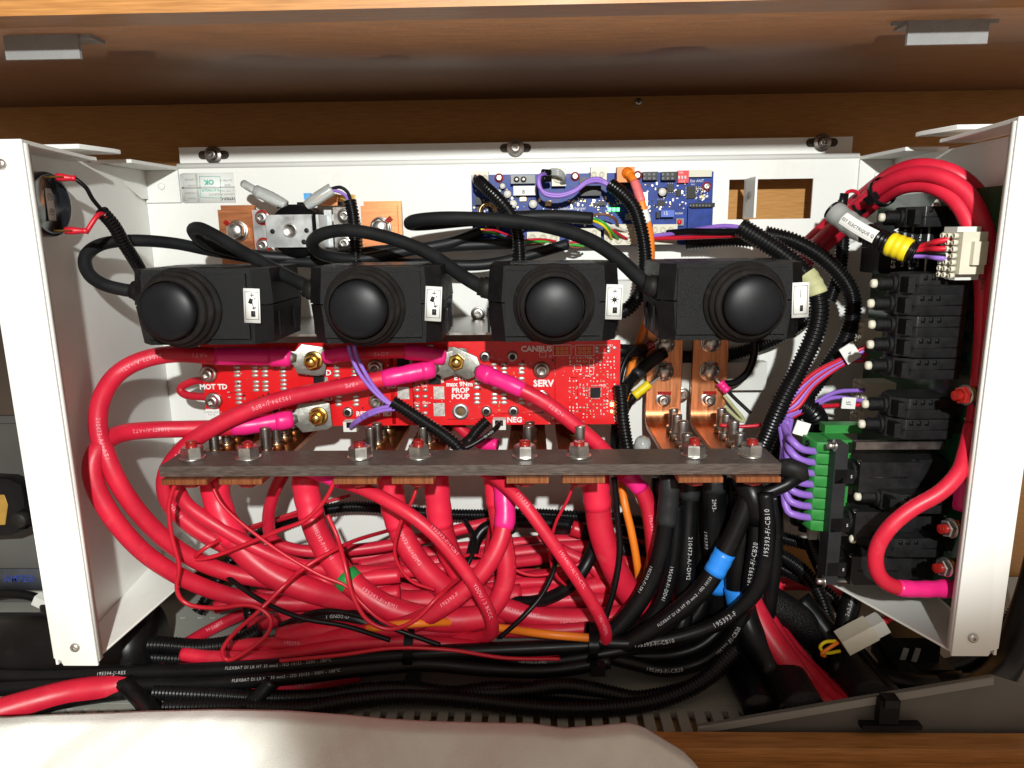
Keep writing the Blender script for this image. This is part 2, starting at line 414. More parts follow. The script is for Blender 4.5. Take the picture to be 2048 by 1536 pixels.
# strike plates under the ceiling
for nm, x0, x1, y0, y1, lab in (('l', 8, 163, 72, 118, 'left'), ('r', 1816, 1972, 42, 88, 'right')):
    t = thing('strike_plate', f'grey metal strike plate under the top rail at upper {lab} corner', 'plate', P((x0+x1)/2, y1, -196), 'strike plates under the top rail')
    p0, p1 = P(x0, y0, -196), P(x1, y1, -196)
    B().box((p0+p1)/2, (abs(p1.x-p0.x), .0022, abs(p1.z-p0.z))).done('plate', 'plate_grey', t, bevel=.0008, bseg=2)
    zc = p0.z; e = .006
    B().box(((p0.x+p1.x)/2+e/2, -.188, zc-.0005), (abs(p1.x-p0.x)+e, .0145, .002)).done('flange', 'plate_grey', t, bevel=.0005)
    B().box(((p0.x+p1.x)/2, -.186, (zc+.109)/2), (.05, .003, abs(.109-zc)-.001)).done('hanger', 'plate_grey', t)
# little screw in the wooden back wall
t = thing('wood_screw', 'small countersunk screw in the wooden wall above the panel', 'screw', P(1277, 204, 31))
B().lathe(P(1277, 204, 32), (0, -1, 0), [(3.2, 0), (3.2, .6), (2.6, 1.4), (.9, 1.4)], 18, cap=False).done('head', 'steel_dark', t)
B().lathe(P(1277, 204, 32), (0, -1, 0), [(.95, 1.3), (.9, .6), (.01, .5)], 6, cap=False).done('recess', 'chip_black', t)

# ================================================================== the white metal enclosure
EN = thing('metal_enclosure', 'white painted sheet metal enclosure holding the wiring, open at the front', 'enclosure', (-.01, -.1, -.285))
XL, XR, ZB, ZT = -321, 298, -282, 55
def wx(px, py): return P(px, py, 0).x*1000
def wz(px, py): return P(px, py, 0).z*1000
hx0, hx1 = wx(1457, 400), wx(1624, 400); hz0, hz1 = wz(1540, 438), wz(1540, 358)
pn = holed('back_panel', [XL, hx0, hx1, XR], [ZB, hz0, hz1, ZT], {(1, 1)}, 0, 1.8, 'white_paint', EN)
# bent tab in the cutout
tb = B().box(P(1500, 396, -16), (.0018, .030, (wz(1500, 356)-wz(1500, 436))*.00098)).done('bent_tab', 'white_paint', EN, bevel=.0004)
B().lathe(P(1500, 391, -18)+Vector((-.0011, 0, 0)), (-1, 0, 0), [(3.2, 0), (2.4, .3), (.01, .31)], 20, cap=False).done('hole', 'grey_plastic', tb)
# top rail with slots
rz0, rz1 = 58, 71
rl = B().bb(-293, 265, 8, 10, rz0-6, rz1).done('rail', 'white_paint', EN, bevel=.0006)
B().tube([Vector((-.292, .0012, .0552)), Vector((-.01, .0012, .0552)), Vector((.268, .0012, .0552))], .0024, 16).done('panel_fold', 'white_paint', EN)
for px, py, m in ((427, 310, 'steel_dark'), (1031, 296, 'steel'), (1644, 285, 'steel_dark')):
    c = P(px, py, 7.5)
    sl = B(); L = 9.5
    pts = [(L*s-s*0+3.4*math.cos(a), 3.4*math.sin(a)) for s, a0 in ((1, -90), (-1, 90)) for a in [R(a0+k*22.5) for k in range(9)]]
    pts = [c+Vector((x/1000, 0, z/1000)) for x, z in pts]
    sl.prism(pts, (0, .0003, 0)).done('slot', 'dark_void', rl)
    s = B().lathe(c, (0, -1, 0), [(7.2, .2), (7.2, 1.2), (6.9, 1.5)], 28).done('washer', m, EN)
    sock(c+Vector((0, -.0015, 0)), (0, -1, 0), 4.2, s, 'steel_dark' if px != 1031 else 'steel', h=4.5)
# side panels with front flanges, top lips, bottom lips
for sx, xw, xf, fz, fb, nm in ((-1, XL, -276.5, 52, -268, 'left'), (1, XR, 257.5, 55, -260, 'right')):
    xo = xf+sx*28
    w = B().prism([Vector((x/1000, y/1000, fb/1000)) for x, y in ((xw, -.2), (xo-sx*1.6, -211), (xo, -211), (xw+sx*1.6, -.2))], (0, 0, (ZT-4-fb)/1000)).done('side_panel', 'white_paint', EN, label=f'white {nm} side panel with front flange')
    # front flange, notched lower outer corner
    pts = [(xf, fz), (xo, fz), (xo, fb+5), (xo-sx*4.5, fb+3.5), (xo-sx*5.5, fb), (xf, fb)]
    B().prism([Vector((x/1000, -.2125, z/1000)) for x, z in pts], (0, .0018, 0)).done('front_flange', 'white_paint', w, bevel=.0006, bseg=2)
    # inner return of the flange
    B().bb(xf, xf+sx*1.4, -210.5, -206, fb+2, fz-2).done('flange_return', 'white_paint', w)
    # top lip, front part (pointed towards the rear)
    lip = [(xo, -210.6), (xf+sx*.5, -210.6), (xw-sx*27, -122), (xw-sx*27, -112), (xw-sx*4, -112)]
    B().prism([Vector((x/1000, y/1000, (fz-2.6)/1000)) for x, y in lip], (0, 0, .0026)).done('top_lip', 'white_paint', w, bevel=.0004)
    # upper tab plate
    tabp = [(xw+sx*9, -126), (xw-sx*24, -126), (xw-sx*31, -96), (xw-sx*31, -88), (xw+sx*9, -88)]
    B().prism([Vector((x/1000, y/1000, (fz+4.2)/1000)) for x, y in tabp], (0, 0, .003)).done('mounting_tab', 'white_paint', w, bevel=.0004)
    # rear corner bracket: top plate, face ear with rivet, gusset
    ear = xw-sx*30
    bk = B().prism([Vector((x/1000, y/1000, (ZT-3)/1000)) for x, y in [(xw+sx*4, -68), (xw-sx*27, -68), (ear, -6), (ear, -1.2), (xw, -1.2)]], (0, 0, .0028)).done('corner_bracket', 'white_paint', EN, bevel=.0004)
    B().bb(xw-sx*1, ear, -2.6, -.6, ZT-29, ZT-3.2).done('ear', 'white_paint', bk, bevel=.0004)
    B().lathe(((xw-sx*15)/1000, -.0026, (ZT-16)/1000), (0, -1, 0), [(3, 0), (2.7, .7), (1.6, 1.1), (.01, 1.2)], 18).done('rivet', 'white_paint', bk)
    B().prism([Vector(((xw-sx*2)/1000, y/1000, z/1000)) for y, z in [(-66, ZT-3.2), (-2.8, ZT-3.2), (-2.8, ZT-26), (-14, ZT-26)]], (-sx*.0012, 0, 0)).done('gusset', 'white_paint', bk)
    # bottom lip, cut back towards the rear
    bl = [(xo-sx*2, -209), (xf+sx*6, -209), (xw-sx*52, -40), (xw-sx*52, -3), (xw, -3)] if sx < 0 else [(xo-sx*2, -209), (xf+sx*4, -209), (xw-sx*80, -110), (xw-sx*58, -3), (xw, -3)]
    B().prism([Vector((x/1000, y/1000, (fb-1)/1000)) for x, y in bl], (0, 0, .0016)).done('bottom_lip', 'white_paint', w, bevel=.0004)
    # screws in the flange
    for px, py in (((150, 1295), (2, 328)) if sx < 0 else ((1946, 1276),)):
        c = P(px, py, -213)
        s = B().lathe(c, (0, -1, 0), [(3.0, 0), (2.7, 1.1), (1.5, 1.7), (.9, 1.7)], 18, cap=False).done('screw', 'steel', w)
        B().lathe(c, (0, -1, 0), [(.95, 1.6), (.8, .7), (.01, .6)], 6, cap=False).done('recess', 'steel_dark', s)
# drip hole low on the panel
B().lathe(P(370, 1086, -.4), (0, -1, 0), [(3.3, 0), (3.3, .2), (.01, .22)], 18).done('drain_hole', 'chip_black', EN)
B().lathe(P(1493, 772, -.4), (0, -1, 0), [(2.6, 0), (2.2, .8), (1.2, .8), (1.0, .2), (.01, .2)], 18, cap=False).done('threaded_hole', 'steel_dark', EN)
# punched slots of the panel seen between the parts
for x0, x1, y0, y1 in ((880, 892, 610, 660), (1240, 1262, 590, 596)):
    a, b2 = P(x0, y0, -.3), P(x1, y1, -.3)
    B().box((a+b2)/2, (abs(b2.x-a.x), .0004, abs(b2.z-a.z))).done('slot', 'dark_void', EN)
# metal shelf strip beneath the four switch boxes and nylon spacer strip
sh = tag(B().bb(-262, 56, -104, -.5, -73.4, -71.6).done('support_strip', 'steel_dark', bevel=.0003), 'shiny metal strip the foot switch boxes stand on', 'strip')
sp = thing('nylon_rail', 'white nylon spacer rail across the panel behind the copper strips', 'rail', (.1, -.02, -.12))
B().bb(-30, 190, -24, -2, -60, -42).done('upper_bar', 'nylon', sp, bevel=.0008)
B().bb(60, 200, -13, -1, -136, -112).done('lower_bar', 'nylon', sp, bevel=.0008)
for px, py, y in ((956, 628, -24), (1365, 788, -13)):
    sock(P(px, py, y), (0, -1, 0), 5, sp, 'steel', wr=6, name='screw')

# approval sticker, printed upside down
sk = thing('approval_sticker', 'clear approval sticker with green OK stamp, upside down on the panel', 'sticker', P(425, 405, -.5))
a, b2 = P(363, 346, -.4), P(472, 405, -.4)
B().box((a+b2)/2, (abs(b2.x-a.x), .0003, abs(b2.z-a.z))).done('film', 'sticker_clear', sk)
UR, UU = (-1, 0, -.02), (0, 0, -1)
def up_txt(s, size, px, py, m, bold=0): text(s, size, P(px, py, -.75), UR, UU, m, sk, bold=bold)
up_txt('OK', 5.6, 418, 364, 'ink_green', .25); up_txt('ELECTRIQUE', 2.6, 421, 380, 'ink_green', .05)
up_txt('197959-C', 3.2, 456, 397, 'ink_black', .05); up_txt('COFFRET PUISSANCE', 2.3, 444, 388, 'ink_grey'); up_txt('12V STD CAN', 2.3, 455, 381, 'ink_grey')
up_txt('0532', 2.6, 455, 370, 'ink_grey'); up_txt('Sem Fab 16', 2.3, 452, 361, 'ink_grey')
up_txt('COFI0028', 2.3, 381, 359, 'ink_grey'); up_txt('COFI0048', 2.3, 382, 386, 'ink_grey'); up_txt('Operateur', 1.8, 384, 397, 'ink_grey'); up_txt('Controleur', 1.8, 384, 371, 'ink_grey')
ln = B()
for x0, y0, x1, y1 in ((364, 348, 394, 348), (364, 403, 396, 404), (364, 348, 365, 403), (394, 348, 396, 404), (364, 374, 470, 376)):
    a, b2 = P(x0, y0, -.75), P(x1, y1, -.75); ln.box((a+b2)/2, (max(.00022, abs(b2.x-a.x)), .00004, max(.00022, abs(b2.z-a.z))))
ln.done('ruled_lines', 'ink_faint', sk)
ds = B()
for k in range(14):
    for (x0, y0), (x1, y1) in (((399, 353), (440, 353)), ((401, 395), (442, 396))):
        ds.box(P(x0+(x1-x0)*(k+.3)/14, y0+(y1-y0)*(k+.3)/14, -.75), (.0009, .00004, .0005))
    for (x0, y0), (x1, y1) in (((399, 353), (401, 395)), ((440, 353), (442, 396))):
        ds.box(P(x0+(x1-x0)*(k+.3)/14, y0+(y1-y0)*(k+.3)/14, -.75), (.0005, .00004, .0009))
ds.done('dashed_frame', 'ink_green', sk)

# ================================================================== what stands left and right of the enclosure
t = thing('grey_unit', 'pale grey unit with a blue nameplate, left behind the enclosure', 'unit', (-.46, -.02, -.33))
a, b2 = P(-60, 850, -20), P(95, 1300, -20)
B().bb(-520, -340, -20, 20, -329, -150).done('case', 'shaded_plastic', t, bevel=.002)
B().bb(-520, -340, -24, -20.3, -158, -150).done('rim', 'shaded_plastic', t, bevel=.001)
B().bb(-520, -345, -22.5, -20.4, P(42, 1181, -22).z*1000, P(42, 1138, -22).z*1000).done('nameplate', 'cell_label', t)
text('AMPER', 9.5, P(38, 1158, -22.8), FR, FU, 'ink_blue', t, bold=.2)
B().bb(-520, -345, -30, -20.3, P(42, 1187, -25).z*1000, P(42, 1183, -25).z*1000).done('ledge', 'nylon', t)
B().bb(-520, -338, -30, 28, -149, 40).done('dark_space_block', 'dark_void', t, bevel=.002)  # added dark block, stands in for the unlit space above the unit
t = thing('black_gauge', 'black rounded gauge with yellow face at the left edge', 'gauge', P(15, 1060, -60))
pts = [P(x, y, -60) for x, y in ((-40, 955), (15, 958), (42, 970), (48, 1000), (52, 1060), (20, 1072), (-40, 1075))]
B().prism(pts, (0, .014, 0)).done('case', 'abs_smooth', t, bevel=.002, bseg=2)
B().prism([P(x, y, -61) for x, y in ((-40, 990), (8, 990), (15, 1010), (10, 1050), (-40, 1052))], (0, .001, 0)).done('face', 'shaded_yellow', t, bevel=.0004)
t = thing('rotary_control', 'dark round rotary control beside the black gauge', 'control', P(50, 1050, -55))
B().lathe(P(50, 1034, -62), (0, -1, 0), [(6.5, 0), (6.5, 8), (6, 9), (.01, 9.3)], 24).done('cap', 'rubber', t)
t = thing('small_plug', 'small grey plug with paper tag on a dark cable, lower left', 'plug', P(75, 1240, -40))
B().box(P(85, 1203, -40), (.013, .008, .009), Matrix.Rotation(.5, 3, 'Y')).done('tag', 'paper', t, bevel=.0004)
B().box(P(90, 1235, -40), (.012, .01, .010)).done('body', 'grey_plastic', t, bevel=.001)
cable('dark_lead', 'dark lead arching left of the enclosure above the black bundle', 'cable', 'cable_black', 4, [(-60, 1200, -35), (10, 1188, -35), (60, 1192, -36), (85, 1205, -38), (95, 1235, -40)])

# ================================================================== cloth in front
cl = thing('cloth', 'cream cotton cloth bunched along the bottom edge in front of the rail', 'cloth', P(600, 1536, -240))
nx, ny = 150, 34; bm = bmesh.new(); G = []
edge = [(-90, 1443), (0, 1442), (100, 1437), (260, 1430), (420, 1427), (560, 1430), (680, 1438), (760, 1446), (850, 1452), (960, 1454), (1060, 1456), (1130, 1466), (1200, 1461), (1260, 1455), (1290, 1463), (1330, 1487), (1370, 1510), (1400, 1540), (1425, 1575)]
ex = [e[0] for e in edge]; ey = [e[1] for e in edge]
for i in range(nx+1):
    px = -90+i*(1425+90)/nx; top = float(np.interp(px, ex, ey)); row = []
    wob = 2*math.sin(px/47)+1.5*math.sin(px/23+1)
    c0 = P(px, top, -243)
    for j in range(ny+1):
        f = j/ny
        # rolls over the top then falls forward and down
        ang = f*2.0
        fold = .0030*math.sin(px/60+f*5+1.3*math.sin(px/130))+.0010*math.sin(px/31-f*9)*f+.0009*math.sin(px/13+f*14+2*math.sin(px/70))*(.3+f)+.0006*math.sin(px/7.3-f*21)*f+.0050*math.exp(-((px-(1130-260*f))/38)**2)*f-.0035*math.exp(-((px-(700-420*f))/60)**2)*f+.0035*math.exp(-((px-(330+260*f))/50)**2)*f
        back = max(0, .12-f)*.2
        yy = c0.y + back*.5 - .075*f*(.35+f) ; zz = c0.z - .02*back*40*0 - .055*f**1.5*.95 - back*.3
        row.append(bm.verts.new((c0.x*(1+.02*f), yy-fold, zz+fold*.8)))
    G.append(row)
for i in range(nx):
    for j in range(ny): bm.faces.new((G[i][j], G[i+1][j], G[i+1][j+1], G[i][j+1]))
bmesh.ops.recalc_face_normals(bm, faces=bm.faces)
bmesh.ops.solidify(bm, geom=bm.faces[:], thickness=.0012)
finish(bm, 'drape', 'fabric', cl, sharp=0)
# ================================================================== four black foot-switch boxes
def switch_box(x0, x1, label, sym, dome_dx, stick):
    """x0,x1 front bounds in mm at y=-170; box runs back to -95"""
    zb, zt, yf, yb = -69, -21.5, -170, -96
    t = thing('foot_switch', label, 'switch', ((x0+x1)/2000, (yf+yb)/2000, zb/1000), 'black foot switch boxes in a row')
    def shell(z0, z1, tap0, tap1, nm):
        bm = bmesh.new(); rings = []
        c = 9
        for z, ins in ((z0, tap0), (z1, tap1)):
            q = [(x0+ins, yf+c+ins), (x0+c+ins, yf+ins), (x1-c-ins, yf+ins), (x1-ins, yf+c+ins), (x1-ins, yb-ins-6), (x1-6-ins, yb-ins), (x0+6+ins, yb-ins), (x0+ins, yb-ins-6)]
            rings.append([bm.verts.new((x/1000, y/1000, z/1000)) for x, y in q])
        a, b = rings; n = len(a)
        bm.faces.new(a[::-1]); bm.faces.new(b)
        for i in range(n): bm.faces.new((a[i], a[(i+1) % n], b[(i+1) % n], b[i]))
        return finish(bm, nm, 'abs_black', t, bevel=.0016, bseg=2)
    zm = (zb+zt)/2+1
    shell(zb, zm-.4, 2.2, .3, 'lower_shell'); up_ = shell(zm+.4, zt, 0, 1.6, 'upper_shell')
    B().bb(x0+3, x1-3, yf+6, yb-6, zm-.9, zm+.9).done('seam', 'abs_smooth', t)
    # raised front boss, slots on the side
    B().bb(x0+11, x1-13, yf-.9, yf+1.5, zb+4, zt-3).done('front_boss', 'abs_black', t, bevel=.0008, bseg=2)
    for y in (-150, -120):
        for s, x in ((1, x1), (-1, x0)):
            B().bb(x-s*.4, x+s*.9, y-3, y+3, zb+4, zb+20).done('side_rib', 'abs_smooth', t, bevel=.0006, bseg=2)
    for k in range(3): B().bb(x0+14, x1-14, yb-52+k*16, yb-42+k*16, zt-.2, zt+.5).done('top_rib', 'abs_smooth', t, bevel=.0003)
    # bellows and dome
    xc = (x0+x1)/2+dome_dx; zc = (zb+zt)/2; c = Vector((xc/1000, (yf-.6)/1000, zc/1000))
    prof = [(26.2, -.5), (26.8, 1.2), (26.4, 3), (24.6, 3.6), (24.2, 4.6), (24.6, 6), (24, 7.6), (22.4, 8.2), (22, 9.2), (22.3, 10.4), (21.6, 12), (20, 12.5), (19.4, 13.3), (19.2, 14.2)]
    prof = [(r*.94, h*1.35) for r, h in prof]
    bl = B().lathe(c, (0, -1, 0), prof, 56, cap=False).done('bellows', 'rubber', t, sharp=0)
    pr = [(17.6, 17), (17.3, 20)]
    for k in range(1, 13):
        a = k/12*math.pi/2; pr.append((17.3*math.cos(a)+.001, 20+5.4*math.sin(a)))
    B().lathe(c, (0, -1, 0), pr, 56, cap=False).done('push_dome', 'dome_black', t, sharp=0)
    # pictogram sticker
    sx_, tilt = stick; sc = Vector((sx_/1000, (yf-1.15)/1000, (zc+1.0)/1000)); M = Matrix.Rotation(tilt, 3, 'Y')
    stk = B().box(sc, (.0102, .0003, .0215), M).done('pictogram_sticker', 'paper', t)
    fl = B()
    for s in (-1, 1): fl.box(sc+M@Vector((s*.0041, -.0002, 0)), (.00025, .0001, .0172), M)
    for s in (-1, 1): fl.box(sc+M@Vector((0, -.0002, s*.0086)), (.0082, .0001, .00025), M)
    rt = M@Vector((1, 0, 0)); upv = M@Vector((0, 0, 1))
    def sy(dx, dz, w, h, a=0): fl.box(sc+M@Vector((dx*1.12/1000, -.0002, dz*1.1/1000)), (w*1.35/1000, .0001, h*1.35/1000), M@Matrix.Rotation(a, 3, 'Y'))
    if sym != 'minus':
        sy(.2, 6, 2.0, .35); sy(.2, 6, .35, 2.0)
    else: sy(0, 3.6, .3, 3.6)
    sy(.6, -4.6, 2.0 if sym != 'minus' else 1.4, 2.7)
    if sym == 'sw':
        sy(-.6, 2.6, 1.7, 2.4, .35); sy(.6, .2, .35, 4.2, -.25); sy(1.3, -1.2, 1.8, .5, -.2); sy(1.6, 4.2, .35, .9)
    if sym == 'sun':
        for k in range(8): sy(.2+1.6*math.cos(k*.785), 1.4+1.6*math.sin(k*.785), .3, 1.3, math.pi/2-k*.785)
        fl.lathe(sc+M@Vector((.0002, -.00012, .0014)), (0, -1, 0), [(1.3, 0), (1.3, .15), (.01, .16)], 16)
    fl.done('pictogram', 'ink_black', stk)
    # cable gland on the left flank
    B().lathe(((x0-1.5)/1000, -.150, (zc+9)/1000), (-1, 0, .25), [(7, -4), (7, 2), (6, 2.6), (6, 5)], 20).done('cable_gland', 'rubber', t)
    return t
def mmx(px, y=-170, py=610): return P(px, py, y).x*1000
switch_box(mmx(254), mmx(537), 'black foot switch box nearest the left wall, dome pushed left', 'sw', -9, (mmx(504, -171), .05))
switch_box(mmx(612), mmx(884), 'black foot switch box second from left, above the two lug cables', 'sw', -5, (mmx(867, -171), .07))
switch_box(mmx(974), mmx(1242), 'black foot switch box third from left, with sun pictogram', 'sun', 0, (mmx(1228, -171), .03))
switch_box(mmx(1318), mmx(1616), 'black foot switch box at right, above the copper strips', 'minus', 6, (mmx(1600, -171), -.04))

# ================================================================== buzzer on the left wall
t = thing('buzzer', 'round black buzzer on the left side panel with two spade terminals', 'buzzer', P(105, 460, -170))
fq = P(104, 408, -160); bz = Vector((-.3165, fq.y, fq.z)); d = Vector((1, -.05, -.02)).normalized(); BL = (fq-bz).length*1000
B().lathe(bz, d, [(18.5, 0), (20, .6), (20, BL-2), (19.4, BL), (17.6, BL+.6), (16.4, BL-.6), (.01, BL-.6)], 44, hint=(0, 1, 0)).done('body', 'buzzer', t, sharp=.7)
fc = bz+d*((BL-.5)/1000)
M = frame(Vector((0, -1, 0))-d*Vector((0, -1, 0)).dot(d), (0, 0, 1))
st_ = B().box(fc+d*.0001, (.0002, .0072, .0195)).done('polarity_sticker', 'paper', t)
for s, dz in (('−', .0045), ('+', -.0045)):
    ri = (0, 1, 0); c = fc+d*.0004+Vector((0, 0, dz))
    text(s, 4.2, c, ri, (0, 0, 1), 'ink_black', st_)
    B().lathe(c, d, [(2.1, 0), (2.1, .05), (1.8, .05), (1.8, 0)], 20, cap=False).done('ring_mark', 'ink_black', st_)
for px, py, ex, ey in ((112, 354, 152, 357), (130, 461, 176, 462)):
    a = P(px, py, -166); e = P(ex, ey, -163)
    tm = B().box(a, (.011, .0055, .0009)).done('spade_terminal', 'brass', t, bevel=.0003)
    B().tube([a+(e-a)*k/6 for k in range(7)], lambda k: .0021+.0004*math.sin(k), 12).done('red_ferrule', 'wire_red', tm)
cable('buzzer_lead', 'thin black lead curving from the buzzer into its conduit', 'wire', 'cable_black', 1.3, [(150, 357, -163), (172, 375, -160), (185, 398, -156), (203, 420, -150), (215, 440, -146)])
cable('buzzer_lead', 'thin red lead from the lower buzzer terminal into its conduit', 'wire', 'wire_red', 1.5, [(174, 462, -163), (186, 443, -161), (196, 430, -158), (205, 428, -152), (215, 436, -148)])
corr('buzzer_conduit', 'black corrugated conduit leaning from the buzzer behind the left switch box', 'conduit', 4.4, [(204, 424, -150), (228, 452, -140), (250, 490, -128), (272, 525, -115), (292, 560, -95)])

# ================================================================== relay between two copper bars
def copper_plate(name, label, x0, y0, x1, y1, y, bolt, bx, by):
    t = thing(name, label, 'busbar', P((x0+x1)/2, y1, y))
    a, b = P(x0, y0, y), P(x1, y1, y)
    B().box((a+b)/2, (abs(b.x-a.x), .004, abs(b.z-a.z))).done('bar', 'copper', t, bevel=.0004)
    a, b = P(x0+6, y0-9, y+5), P(x1+8, y1, y+5)
    B().box((a+b)/2, (abs(b.x-a.x), .004, abs(b.z-a.z))).done('rear_bar', 'copper', t, bevel=.0004)
    c = P(bx, by, y-2.1)
    w = B().lathe(c, (0, -1, 0), [(8.6, 0), (8.6, 1.1), (8.2, 1.4)], 28).done('washer', 'steel', t)
    w2 = B().lathe(c+Vector((0, -.0014, 0)), (0, -1, 0), [(7.6, 0), (7.6, 1.0), (7, 1.4)], 28).done('spring_washer', 'steel_dark', t)
    h = hexnut(c+Vector((0, -.0026, 0)), (0, -1, 0), 12.5, 5.6, 'steel', t, 'bolt_head', phase=.5)
    B().lathe(c+Vector((0, -.008, 0)), (0, -1, 0), [(5.6, 0), (5.2, .5), (.01, .6)], 20).done('crown', 'steel', h)
    B().box(c+Vector((-.007*bolt[0], -.0022, .006)), (.006, .0018, .0035), Matrix.Rotation(.7*bolt[0], 3, 'Y')).done('torque_mark', 'red_lacquer', t, bevel=.0006)
    return t
copper_plate('copper_busbar', 'short copper bar with bolt left of the relay', 437, 420, 512, 530, -20, (1,), 476, 462)
copper_plate('copper_busbar', 'short copper bar with red-marked bolt right of the relay', 722, 412, 800, 528, -20, (-1,), 762, 455)
t = thing('relay', 'zinc plated relay with stamped front plate between two copper bars', 'relay', P(590, 510, -40))
B().lathe(P(590, 462, -56), (0, 1, 0), [(.01, 0), (19.5, 0), (19.5, 34), (.01, 34)], 36).done('coil', 'abs_smooth', t, sharp=.5)
fp = B(); a, b = P(531, 430, -60), P(628, 494, -60)
fp.box((a+b)/2, (abs(b.x-a.x), .0025, abs(b.z-a.z))).done('front_plate', 'zinc', t, bevel=.0008, bseg=2)
text('1913', 4, P(578, 437, -61.4), (1, 0, .02), FU, 'steel_dark', t, 'stamping')
for px, py, r in ((545, 463, 1.9), (613, 461, 1.9), (608, 484, 2.0)):
    B().lathe(P(px, py, -61.3), (0, -1, 0), [(r, 0), (r*.8, .1), (.01, .11)], 16).done('hole', 'chip_black', t)
B().lathe(P(580, 461, -61.2), (0, -1, 0), [(5.2, 0), (5.2, .4), (4.4, .6), (4.2, .3), (.01, .35)], 28).done('core_face', 'steel', t)
for x0, x1, y, nm in ((505, 536, -30, 'l'), (648, 668, -36, 'r')):
    a, b = P(x0, 420, y), P(x1, 503, y)
    B().box((a+b)/2, (abs(b.x-a.x), .002, abs(b.z-a.z))).done('end_plate', 'zinc', t, bevel=.0005)
a, b = P(628, 430, -48), P(662, 495, -40); B().box(Vector((a.x+.006, -.045, (a.z+b.z)/2)), (.002, .032, abs(a.z-b.z))).done('yoke', 'zinc', t, bevel=.0005)
a, b = P(668, 415, -30), P(698, 505, -30); B().box((a+b)/2, (abs(b.x-a.x), .008, abs(b.z-a.z))).done('side_block', 'steel_dark', t, bevel=.0006)
for px, py, y in ((525, 435, -31), (528, 490, -31), (690, 432, -35), (690, 487, -35)):
    c = P(px, py, y); w = washer(c, (0, -1, 0), 6.0, 1, 'red_lacquer' if px < 600 else 'steel', t, 'marked_washer')
    sock(c+Vector((0, -.001, 0)), (0, -1, 0), 4.4, t, name='screw')
B().box(P(584, 413, -40), (.022, .006, .003)).done('terminal_carrier', 'abs_smooth', t, bevel=.0006)
# spade covers on the relay
def spade_cover(label, a, b, c):
    q = [P(*a), P(*b), P(*c)]; p, _ = spl(q, .0015); n = len(p)
    o = B().tube(p, lambda k: .0036+.0012*math.sin(min(1, k/n*1.6)*math.pi*.6), 16).done('spade_cover', 'clear_tube', sharp=0)
    tag(o, label, 'connector', 'clear spade covers on the relay'); return o
sp1 = spade_cover('clear spade cover pointing up left above the relay', (572, 410, -50), (535, 392, -48), (512, 382, -46))
cable('clear_sleeving', 'dull translucent sleeve end bending at the top of the left spade cover', 'sleeve', 'clear_tube', 3.2, [(514, 383, -46), (498, 374, -44), (488, 368, -40)])
sp2 = spade_cover('clear spade cover pointing up right above the relay', (612, 412, -50), (640, 393, -48), (664, 378, -46))
cable('relay_lead', 'thin black lead from the right spade cover into the conduit', 'wire', 'cable_black', 1.3, [(662, 378, -46), (680, 374, -46), (695, 384, -46), (703, 405, -48)])
cable('relay_lead', 'thin lilac lead from the right spade cover into the conduit', 'wire', 'purple', 1.2, [(664, 380, -46), (680, 384, -46), (692, 392, -46), (698, 407, -48)])
corr('relay_conduit', 'glossy black conduit hanging beside the relay, passing behind the second switch box', 'conduit', 4.9, [(700, 402, -50), (706, 430, -52), (709, 465, -54), (711, 500, -56), (714, 545, -60)])
t = thing('fuse_holder', 'little blue and brown fuse holder behind the right spade cover', 'fuse', P(645, 408, -20))
B().box(P(616, 393, -22), (.005, .006, .005)).done('cap', 'sky_blue', t, bevel=.0005); B().box(P(655, 400, -22), (.018, .008, .009)).done('block', 'copper', t, bevel=.0005)
B().box(P(640, 408, -20), (.035, .008, .003)).done('base', 'abs_smooth', t); B().box(P(690, 396, -18), (.016, .006, .005)).done('tab', 'brass', t, bevel=.0005)

# ================================================================== blue circuit board
BB = thing('blue_circuit_board', 'blue charger control board crowded with parts, upper centre of the panel', 'circuit board', P(1180, 490, -12))
YB = -14
def bp(px, py, h=0): return P(px, py, YB-h)
def part(name, x0, y0, x1, y1, h, m, lift=0, bevel=.0003, parent=None, b=BB, Y=None):
    Y = YB if Y is None else Y
    a, c = P(x0, y0, Y), P(x1, y1, Y)
    return B().box(Vector(((a.x+c.x)/2, Y/1000-(lift+h/2)/1000, (a.z+c.z)/2)), (abs(c.x-a.x), h/1000, abs(a.z-c.z))).done(name, m, parent or b, bevel=bevel)
part('board', 943, 350, 1421, 489, 1.6, 'pcb_blue', lift=-1.6)
def wconn(x0, y0, x1, y1, h=9, cols=3, rows=2, m='ivory', name='white_connector'):
    o = part(name, x0, y0, x1, y1, h, m, bevel=.0006)
    for i in range(cols):
        for j in range(rows):
            c = bp(x0+(x1-x0)*(i+.5)/cols, y0+(y1-y0)*(j+.5)/rows, h+.05)
            r = min((x1-x0)/cols, (y1-y0)/rows)*.36/2.35
            k = B().lathe(c, (0, -1, 0), [(r, 0), (r, .8), (r*.7, .8), (r*.6, .1), (.01, .1)], 14, cap=False).done('contact_tube', m, o, sharp=.5)
    return o
wconn(946, 344, 978, 366, 9, 2, 1); wconn(1103, 337, 1131, 373, 8, 1, 1); wconn(1180, 335, 1211, 362, 9, 2, 1)
wconn(1206, 449, 1269, 489, 11, 3, 2); wconn(1138, 457, 1199, 487, 10, 3, 2); wconn(1302, 449, 1349, 488, 10, 3, 2); wconn(1054, 464, 1118, 486, 9, 3, 1)
part('terminal_block', 1022, 352, 1070, 368, 9, 'terminal_grey')
for x in (1033, 1047): B().lathe(bp(x, 359, 9), (0, -1, 0), [(2.4, 0), (2.4, .3), (.01, .3)], 16).done('terminal_screw', 'steel', BB)
